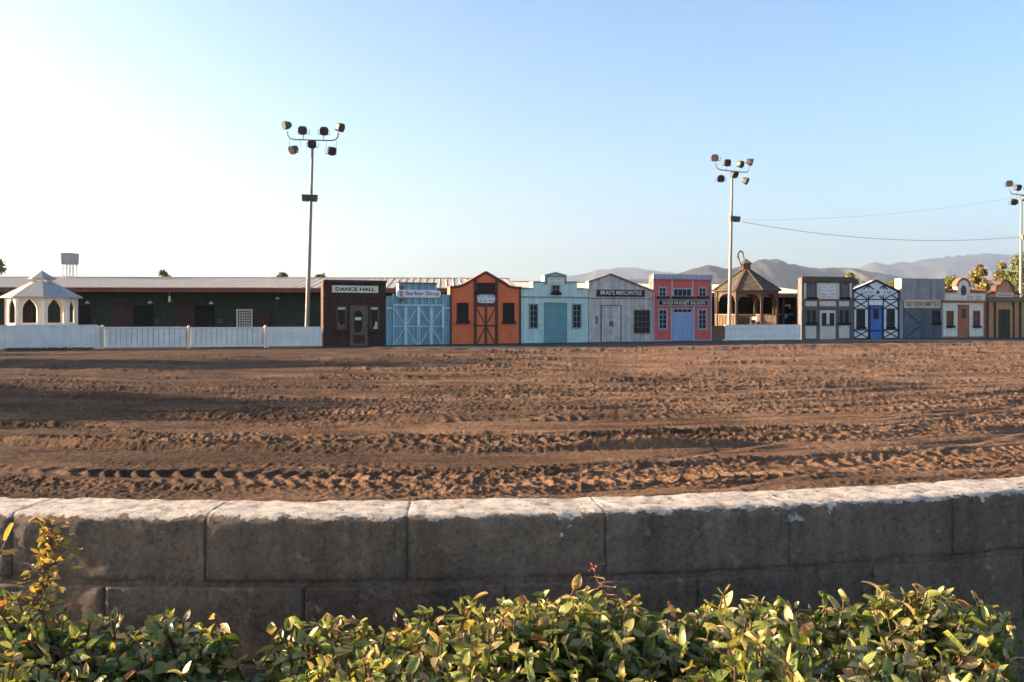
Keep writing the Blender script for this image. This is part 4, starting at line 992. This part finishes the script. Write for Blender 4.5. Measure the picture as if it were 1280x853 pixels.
# trees that shade the left of the arena
def offtree(X, Y, H, W, label, seed):
    global rng
    x = X/Y*F0+640
    return tree(x, Y, YH-(H-EYE)/Y*F0, W/Y*F0, label, M['tree_green'], .80, 5200, .30, seed, 22, 'tree', 'shade trees beside the arena')
offtree(-30.5, 18.6, 5.2, 5.0, 'round shade tree beside the arena near the block wall', 21)
offtree(-25.5, 16.6, 4.2, 5.0, 'low shade tree nearest to the arena left of the picture', 22)
offtree(-36, 31.0, 6.6, 3.6, 'slim shade tree beside the arena toward the stable', 23)
offtree(-26.5, 31.0, 5.2, 4.6, 'spreading shade tree closest to the long white fence end', 24)
offtree(-33, 21.8, 4.6, 2.4, 'narrow shade tree between two rounder shade trees', 26)
offtree(-27, 13.9, 3.0, 2.0, 'small shade tree nearest the block wall', 27)
offtree(-36, 37.5, 3.6, 3.4, 'short shade tree near the end of the long white fence', 25)

rng = np.random.default_rng(77)
wx = rng.uniform(-60, 128, 2600); wx = wx[(vnoise(wx*.05, wx*0, 4) > -.25)]; wD = np.interp(wx, [-60, 128], [40.6, 42.3])-rng.random(len(wx))*.9
P_ = np.stack([(wx-640)/F0*wD, wD, np.abs(rng.normal(size=len(wx)))*.02], -1); n_ = len(P_)
a_ = rng.normal(size=(n_, 3)); a_[:, 2] = np.abs(a_[:, 2])+.6; a_ /= np.linalg.norm(a_, axis=1)[:, None]; b_ = np.cross(a_, rng.normal(size=(n_, 3))); s_l = rng.uniform(.02, .06, n_)[:, None]
V = np.stack([P_, P_+a_*s_l+b_*s_l*.25, P_+a_*s_l*2, P_+a_*s_l-b_*s_l*.25], 1).reshape(-1, 3)
wd_ = np_obj('weeds', V, np.arange(n_*4).reshape(-1, 4), M['bark'], None, False, np.repeat(rng.random(n_)*.5, 4)); wd_['kind'] = 'stuff'
# ------------------------------------------------------------------ foreground block wall
def wall_mat():
    m, nt, N, L, P = new_mat('slump_block_with_flaking_white_top')
    co = N.new('ShaderNodeTexCoord').outputs['Object']
    c = ramp(N, L, noise_node(N, L, co, 2.4, 6, .6), [(.3, (.132, .100, .078)), (.7, (.222, .176, .142))])
    c = mix(N, L, 1.0, c, ramp(N, L, noise_node(N, L, co, 85, 9, .85), [(.34, g3(.35)), (.47, g3(.92)), (.70, g3(1.4))]), 'MULTIPLY')
    at = N.new('ShaderNodeAttribute'); at.attribute_name = 'tint'
    c = mix(N, L, 1.0, c, ramp(N, L, at.outputs['Fac'], [(0, (.82, .80, .78)), (1, (1.14, 1.10, 1.05))]), 'MULTIPLY')
    c = mix(N, L, 1.0, c, ramp(N, L, noise_node(N, L, co, 4, 6, .7, (3, 3, .6)), [(.34, g3(.66)), (.6, g3(1.08))]), 'MULTIPLY')
    c = mix(N, L, ramp(N, L, noise_node(N, L, co, 26, 5, .7), [(.60, g3(0)), (.68, g3(.6))]), c, (.30, .26, .22))
    sx = N.new('ShaderNodeSeparateXYZ'); L.new(co, sx.inputs[0])
    mr = N.new('ShaderNodeMapRange'); mr.inputs[1].default_value = 1.166; mr.inputs[2].default_value = 1.194; mr.inputs[3].default_value = -.26; mr.inputs[4].default_value = .22; mr.clamp = True
    L.new(sx.outputs[2], mr.inputs[0])
    ad = N.new('ShaderNodeMath'); ad.operation = 'ADD'; L.new(mr.outputs[0], ad.inputs[0]); L.new(noise_node(N, L, co, 21, 8, .68), ad.inputs[1])
    mask = ramp(N, L, ad.outputs[0], [(.53, g3(0)), (.56, g3(1))])
    # chips through the paint near the arris
    ch = ramp(N, L, noise_node(N, L, co, 90, 5, .7), [(.60, g3(1)), (.645, g3(0))])
    # separate splashes of paint a little below the edge
    mz = N.new('ShaderNodeMapRange'); mz.inputs[1].default_value = 1.105; mz.inputs[2].default_value = 1.16; mz.inputs[3].default_value = -.16; mz.inputs[4].default_value = .0; L.new(sx.outputs[2], mz.inputs[0])
    a3 = N.new('ShaderNodeMath'); a3.operation = 'ADD'; L.new(mz.outputs[0], a3.inputs[0]); L.new(noise_node(N, L, co, 15, 3, .55), a3.inputs[1])
    sp = ramp(N, L, a3.outputs[0], [(.645, g3(0)), (.66, g3(1))])
    mask = mix(N, L, 1.0, mask, sp, 'LIGHTEN')
    mm = mix(N, L, 1.0, mask, ch, 'MULTIPLY')
    white = ramp(N, L, noise_node(N, L, co, 30, 6, .7), [(.34, (.24, .21, .18)), (.47, (.44, .40, .35)), (.63, (.57, .52, .46))])
    L.new(mix(N, L, mm, c, white), P.inputs['Base Color'])
    P.inputs['Roughness'].default_value = .9; P.inputs['Specular IOR Level'].default_value = .2
    b = N.new('ShaderNodeBump'); b.inputs['Strength'].default_value = 1.0; b.inputs['Distance'].default_value = .012
    a2 = N.new('ShaderNodeMath'); a2.operation = 'ADD'; L.new(noise_node(N, L, co, 45, 9, .75), a2.inputs[0])
    m2 = N.new('ShaderNodeMath'); m2.operation = 'MULTIPLY'; m2.inputs[1].default_value = .35; L.new(mm, m2.inputs[0]); L.new(m2.outputs[0], a2.inputs[1])
    L.new(a2.outputs[0], b.inputs['Height']); L.new(b.outputs[0], P.inputs['Normal'])
    return m
M['block'] = wall_mat()
M['mortar'] = M['block']
RC, CX = 5.5, -.5; CY = 1.865+RC; TH = .165
S_LEN = .4085
def wall_pt(s):     # arc length from the closest point, front face; straight beyond 2.2 m
    lim = 2.0
    if abs(s) <= lim: a = s/RC; return np.array([CX+RC*math.sin(a), CY-RC*math.cos(a)]), np.array([math.cos(a), math.sin(a)])
    a = math.copysign(lim/RC, s); d = np.array([math.cos(a), math.sin(a)]); p = np.array([CX+RC*math.sin(a), CY-RC*math.cos(a)])
    return p+d*(s-math.copysign(lim, s)), d
bw = empty('block_wall', (0, 0, 0), 0, 'low slump block wall with flaking white painted top above the hedge', 'wall')
def block_loop(z0, z1, r):
    L = []
    for cy, cz, a0 in ((r, z1-r, 180), (TH-r, z1-r, 90), (TH-r, z0+r, 0), (r, z0+r, 270)):
        for k in range(5):
            a = R(a0-k*22.5); L.append((cy+r*math.cos(a), cz+r*math.sin(a)))
    # denser front & top
    out = []
    n = len(L)
    for i in range(n):
        a, b = L[i], L[(i+1) % n]; out.append(a)
        ln = math.hypot(b[0]-a[0], b[1]-a[1]); m = int(ln/.012)
        for j in range(1, m): out.append((a[0]+(b[0]-a[0])*j/m, a[1]+(b[1]-a[1])*j/m))
    return out
joints_top = .287      # arc position of a top course joint (photo x about 762)
bv, bf, bt = [], [], []
courses = [(1.050, 1.192, joints_top), (.893, 1.045, joints_top+.2), (.735, .888, joints_top), (.577, .730, joints_top+.2), (.419, .572, joints_top), (.261, .414, joints_top+.2), (.103, .256, joints_top), (-.06, .098, joints_top+.2)]
for ci, (z0, z1, j0) in enumerate(courses):
    loop = block_loop(z0, z1, .020 if ci == 0 else .006); nl = len(loop); base = len(bv); nk = 0
    for k in range(-9, 9):
        s0 = j0+k*S_LEN; rb = random.Random(ci*100+k); dy = rb.uniform(-.0016, .0016); tb_ = rb.random()
        for q in ([-.0035, -.0018, 0, .0018, .0035, .008]+list(np.linspace(.02, S_LEN-.02, 30 if ci < 2 else 5))+[S_LEN-.008]):
            p, d = wall_pt(s0+q); nrm = np.array([-d[1], d[0]]); g_ = math.exp(-(q/.0022)**2) if q < .01 else 0
            for (y, z) in loop:
                front = max(0, 1-y/.02)*min(1, max(0, (z1-.004-z)/.012) if ci == 0 else 1)
                pp = p+nrm*(y+(dy+.0048*g_)*front); bv.append([pp[0], pp[1], z-(.0012*g_ if ci == 0 and z > 1.18 else 0)]); bt.append(tb_)
            nk += 1
    for si in range(nk-1):
        for j in range(nl): bf.append((base+si*nl+j, base+si*nl+(j+1) % nl, base+(si+1)*nl+(j+1) % nl, base+(si+1)*nl+j))
bv = np.array(bv)
n1 = fbm(bv[:, 0]*9+bv[:, 1]*5, bv[:, 2]*14+bv[:, 1]*6, 4, 3); n2 = fbm(bv[:, 0]*45, bv[:, 2]*45+bv[:, 1]*45, 3, 9)
topm = np.clip((bv[:, 2]-1.165)/.02, 0, 1); arr = np.clip(1-np.abs(bv[:, 2]-1.182)/.016, 0, 1)
bv[:, 1] += .0030*n1+.0016*n2-.0024*arr*n2; bv[:, 2] += topm*(.0012*n1+.0019*n2)
mesh_obj('blocks', bv, bf, M['block'], bw, True, True, bt)
mb = MB(); sv = np.linspace(-3.6, 3.6, 110); v = []; f = []
for s in sv:
    p, d = wall_pt(s); nrm = np.array([-d[1], d[0]])
    for y, z in ((.006, -.1), (.006, 1.10), (.03, 1.15), (TH-.03, 1.15), (TH-.007, -.1)): q = p+nrm*y; v.append((q[0], q[1], z))
for i in range(len(sv)-1):
    for j in range(4): f.append((i*5+j, i*5+j+1, (i+1)*5+j+1, (i+1)*5+j))
mb.add(v, f); mb.build('mortar', M['mortar'], bw)

# ------------------------------------------------------------------ hedge shrubs
def leaf_template(nx=3, ny=6):
    P = []
    for j in range(ny):
        t = j/(ny-1); w = math.sin(math.pi*min(1, t*.94+.03))**.75*(1-.25*t)
        for i in range(nx): P.append(((i/(nx-1)-.5)*w, t, 0, (i/(nx-1)-.5)))
    q = [(j*nx+i, j*nx+i+1, (j+1)*nx+i+1, (j+1)*nx+i) for j in range(ny-1) for i in range(nx-1)]
    return np.array(P), np.array(q)
LT, LQ = leaf_template()
def leaves_mesh(pos, dirs, nrms, length, width, cup, curl):
    n = len(pos)
    d = dirs/np.linalg.norm(dirs, axis=1)[:, None]
    x = np.cross(d, nrms); x /= (np.linalg.norm(x, axis=1)[:, None]+1e-9); z = np.cross(x, d)
    lx = LT[:, 0][None, :]*width[:, None]; ly = LT[:, 1][None, :]*length[:, None]
    lz = cup[:, None]*np.abs(LT[:, 3])[None, :]*width[:, None]*1.2-curl[:, None]*(LT[:, 1][None, :]**2)*length[:, None]
    ly = ly*(1-.35*np.abs(curl[:, None])*LT[:, 1][None, :])
    V = pos[:, None, :]+x[:, None, :]*lx[..., None]+d[:, None, :]*ly[..., None]+z[:, None, :]*lz[..., None]
    Q = (LQ[None]+(np.arange(n)*len(LT))[:, None, None]).reshape(-1, 4)
    return V.reshape(-1, 3), Q
def shrub(name, label, x0, x1, y0, y1, top, nshoot, seed, leaf=(.026, .043), redness=.1, ra=-9, rb_=9, group='clipped hedge shrubs along the block wall'):
    r = np.random.default_rng(seed)
    root = empty(name, ((x0+x1)/2, (y0+y1)/2, 0), 0, label, 'shrub', group); ox, oy = root.location.x, root.location.y
    pos, dr, nr, ln, wd, cp, cl, tn = [], [], [], [], [], [], [], []
    st = MB()
    for k in range(nshoot):
        u, w = r.random(), r.random()
        X = x0+(x1-x0)*u; Y = y0+(y1-y0)*w
        q_ = X/Y
        if q_ < ra or q_ > rb_: continue
        ez = max(0, min(1, min(q_-ra, rb_-q_)*Y/.10)); ey = min(1, (1-w)*(y1-y0)/.12)
        zt = top+.042*float(vnoise(np.array([X*5.5]), np.array([Y*5.5]), seed)[0])+.016*float(vnoise(np.array([X*17]), np.array([Y*17]), seed+1)[0])
        zt -= (1-ez)*.12*r.random()+(1-ey)*.10+abs(r.normal())*.034
        lay = r.random()
        if lay < .30: zt -= r.uniform(.05, .16)
        L = r.uniform(.10, .2); tl = r.normal(size=2)*.35+np.array([(u-.5)*.5, 0])
        d = np.array([tl[0], tl[1]-.12, 1.0]); d /= np.linalg.norm(d)
        tip = np.array([X-ox, Y-oy, zt]); base = tip-d*L+np.array([0, 0, -.02])
        mid = (tip+base)/2+r.normal(size=3)*.008
        st.tube([base, mid, tip], [.0032, .0026, .0014], 4, False)
        nn = r.integers(5, 9); ph = r.random()*6.28
        for j in range(nn):
            t = (j+.6)/nn; p = base*(1-t)+tip*t if t < .5 else mid*(2-2*t)+tip*(2*t-1)
            ph += 1.57+r.normal()*.25
            for sgn in (0, math.pi):
                if r.random() < .12: continue
                a = ph+sgn; side = np.array([math.cos(a), math.sin(a), 0])
                el = r.uniform(.15, .9) if t < .85 else r.uniform(.8, 1.6)
                dd = side*1.0+d*el+r.normal(size=3)*.18
                nrm = d-side*.5*el+r.normal(size=3)*.3
                small = 1.0 if t < .8 else r.uniform(.45, .8)
                l = r.uniform(*leaf)*small; 
                pos.append(p); dr.append(dd); nr.append(nrm); ln.append(l); wd.append(l*r.uniform(.48, .68)); cp.append(r.uniform(.05, .7)); cl.append(r.uniform(-.15, .75))
                tv = .22+.30*r.random()+.30*t*t
                if t > .7 and r.random() < .3: tv = r.uniform(.78, .92)
                if r.random() < redness: tv = r.uniform(.85, 1.0)
                tn.append(tv)
    V, Q = leaves_mesh(np.array(pos), np.array(dr), np.array(nr), np.array(ln), np.array(wd), np.array(cp), np.array(cl))
    np_obj('foliage', V, Q, M['hedge_leaf'], root, True, np.repeat(np.array(tn), len(LT)))
    # woody frame below
    rb = random.Random(seed)
    for k in range(26):
        Y = rb.uniform(y0+.05, y1-.1); X = rb.uniform(max(x0+.03, ra*Y+.05), min(x1-.03, rb_*Y-.05))-ox; Y -= oy; bx = X*.7
        st.tube([(bx, Y*.6, -.05), ((bx+X)/2+rb.uniform(-.03, .03), Y*.8, top*.45), (X, Y, top-.1)], [.011, .008, .004], 5, False)
    st.build('stems', M['stem'], root)
    return root
shrub('hedge_shrub', 'clipped shrub with reddish young leaves below the tall yellow shoot', -1.45, -.29, .95, 1.71, 1.108, 1500, 11, redness=.13, ra=-9, rb_=-.310)
shrub('hedge_shrub', 'wide clipped green shrub in the middle below the block wall', -.45, .30, .95, 1.73, 1.098, 1500, 12, redness=.05, ra=-.262, rb_=.178)
shrub('hedge_shrub', 'clipped yellow green shrub with curled leaves where the wall bends away', .15, .96, .95, 1.76, 1.104, 1450, 13, (.027, .046), redness=.05, ra=.168, rb_=.545)
def shoot(name, label, base, tip, nleaf, seed, mat, leaf, cat='plant', rad=.004, start=.3, group=None):
    r = np.random.default_rng(seed); root = empty(name, base, 0, label, cat, group)
    tip = np.array(tip)-np.array(base); pts = []
    for i in range(9):
        t = i/8; pts.append(tip*t+np.array([.010*math.sin(t*7+seed), .006*math.cos(t*5), 0])*(t > 0))
    st = MB(); st.tube(pts, [rad*(1-.7*i/8) for i in range(9)], 6)
    pos, dr, nr, ln, wd, cp, cl, tn = [], [], [], [], [], [], [], []
    for k in range(nleaf):
        t = start+(1-start)*(k+r.random()*.6)/nleaf; i = min(7, int(t*8)); p = np.array(pts[i])+(np.array(pts[i+1])-np.array(pts[i]))*(t*8-i)
        a = r.random()*6.28; side = np.array([math.cos(a), math.sin(a), r.uniform(-.2, .8)])
        tl = r.uniform(.005, .035)*(1 if r.random() < .6 else .3); q = p+side*tl
        st.tube([p, q], .0012, 4, False)
        pos.append(q); dr.append(side+r.normal(size=3)*.4); nr.append(np.array([0, 0, 1])+r.normal(size=3)*.6); l = r.uniform(*leaf)
        ln.append(l); wd.append(l*r.uniform(.5, .8)); cp.append(r.uniform(0, .6)); cl.append(r.uniform(-.1, .7)); tn.append(min(1, r.random()*.6+.5*t))
    V, Q = leaves_mesh(np.array(pos), np.array(dr), np.array(nr), np.array(ln), np.array(wd), np.array(cp), np.array(cl))
    np_obj('leaves', V, Q, mat, root, True, np.repeat(np.array(tn), len(LT)))
    st.build('stem', M['stem'], root)
    return root
def at(x, y, D): return S(x, y, D)
shoot('tall_shoot', 'tall thin shoot with yellow leaves standing above the reddish shrub', at(36, 840, 1.46), at(66, 655, 1.55), 170, 3, M['shoot_leaf'], (.009, .020), start=.34)
shoot('tall_shoot', 'leafy green shoot entering at the picture edge in front of the wall', at(-34, 860, 1.5), at(-9, 690, 1.55), 34, 8, M['hedge_leaf'], (.02, .036), start=.5)
shoot('dry_stalk', 'thin dry red stalk against the block wall joint', at(757, 775, 1.74), at(749, 708, 1.76), 26, 5, M['red_stalk'], (.006, .012), rad=.0018, start=.35)
tag(mesh_obj('pale_stone', *(lambda: ([tuple(np.array(p)*np.array([.16, .13, .1])+np.array([(905.5-640)/F0*54.1, 54.1, .06])) for p in [(1,0,0),(-1,0,0),(0,1,0),(0,-1,0),(.1,.1,1),(0,0,-1),(.7,.7,.3),(-.6,.6,.4),(-.6,-.7,.3),(.7,-.6,.4)]], [(0,6,4),(6,2,4),(2,7,4),(7,1,4),(1,8,4),(8,3,4),(3,9,4),(9,0,4),(0,5,6),(6,5,2),(2,5,7),(7,5,1),(1,5,8),(8,5,3),(3,5,9),(9,5,0)]))(), M['offwhite'])
    , 'small pale stone at the foot of the brown plywood panel', 'stone')

# ------------------------------------------------------------------ air
m = bpy.data.materials.new('dusty_air'); m.use_nodes = True; nt = m.node_tree
for n in list(nt.nodes):
    if n.type == 'BSDF_PRINCIPLED': nt.nodes.remove(n)
pv = nt.nodes.new('ShaderNodeVolumePrincipled'); pv.inputs['Color'].default_value = (.90, .95, 1.0, 1); pv.inputs['Density'].default_value = 1.25e-4
pv.inputs['Anisotropy'].default_value = .815
nt.links.new(pv.outputs[0], nt.nodes['Material Output'].inputs['Volume'])
hz = MB().box(-9500, 9500, -1600, 13500, -8.5, 1050).build('haze', m, None); hz['kind'] = 'stuff'

# ------------------------------------------------------------------ camera, sky, sun
cam = bpy.data.cameras.new('camera'); co = bpy.data.objects.new('camera', cam); C.objects.link(co)
co.location = (0, 0, EYE); co.rotation_euler = (R(90), 0, 0)
cam.sensor_width = 36; cam.lens = F0/1280*36; cam.shift_y = -(426.5-YH)/1280; cam.clip_start = .05; cam.clip_end = 40000
sc = bpy.context.scene; sc.camera = co
az, el = R(SUN_AZ), R(SUN_EL)
sd = Vector((math.sin(az)*math.cos(el), math.cos(az)*math.cos(el), math.sin(el)))
l = bpy.data.lights.new('sun', 'SUN'); l.energy = 5.0; l.angle = R(.53); l.color = (1, .72, .46)
lo = bpy.data.objects.new('sun', l); C.objects.link(lo); lo.rotation_euler = sd.to_track_quat('Z', 'Y').to_euler()
w = bpy.data.worlds.new('World'); sc.world = w; w.use_nodes = True; nt = w.node_tree
sky = nt.nodes.new('ShaderNodeTexSky'); sky.sky_type = 'NISHITA'; sky.sun_disc = False; sky.sun_elevation = el; sky.sun_rotation = az
sky.altitude = 100; sky.air_density = 1.0; sky.dust_density = 0.2; sky.ozone_density = 3.0
bg = nt.nodes['Background']; bg.inputs[1].default_value = .05; nt.links.new(sky.outputs[0], bg.inputs[0])
vs = sc.view_settings; vs.view_transform = 'Standard'; vs.look = 'None'; vs.exposure = 2.78; vs.gamma = 1; vs.use_curve_mapping = False
sc.render.engine = 'CYCLES'; sc.cycles.use_denoising = True; sc.cycles.max_bounces = 8; sc.cycles.volume_bounces = 1; sc.cycles.sample_clamp_indirect = 8
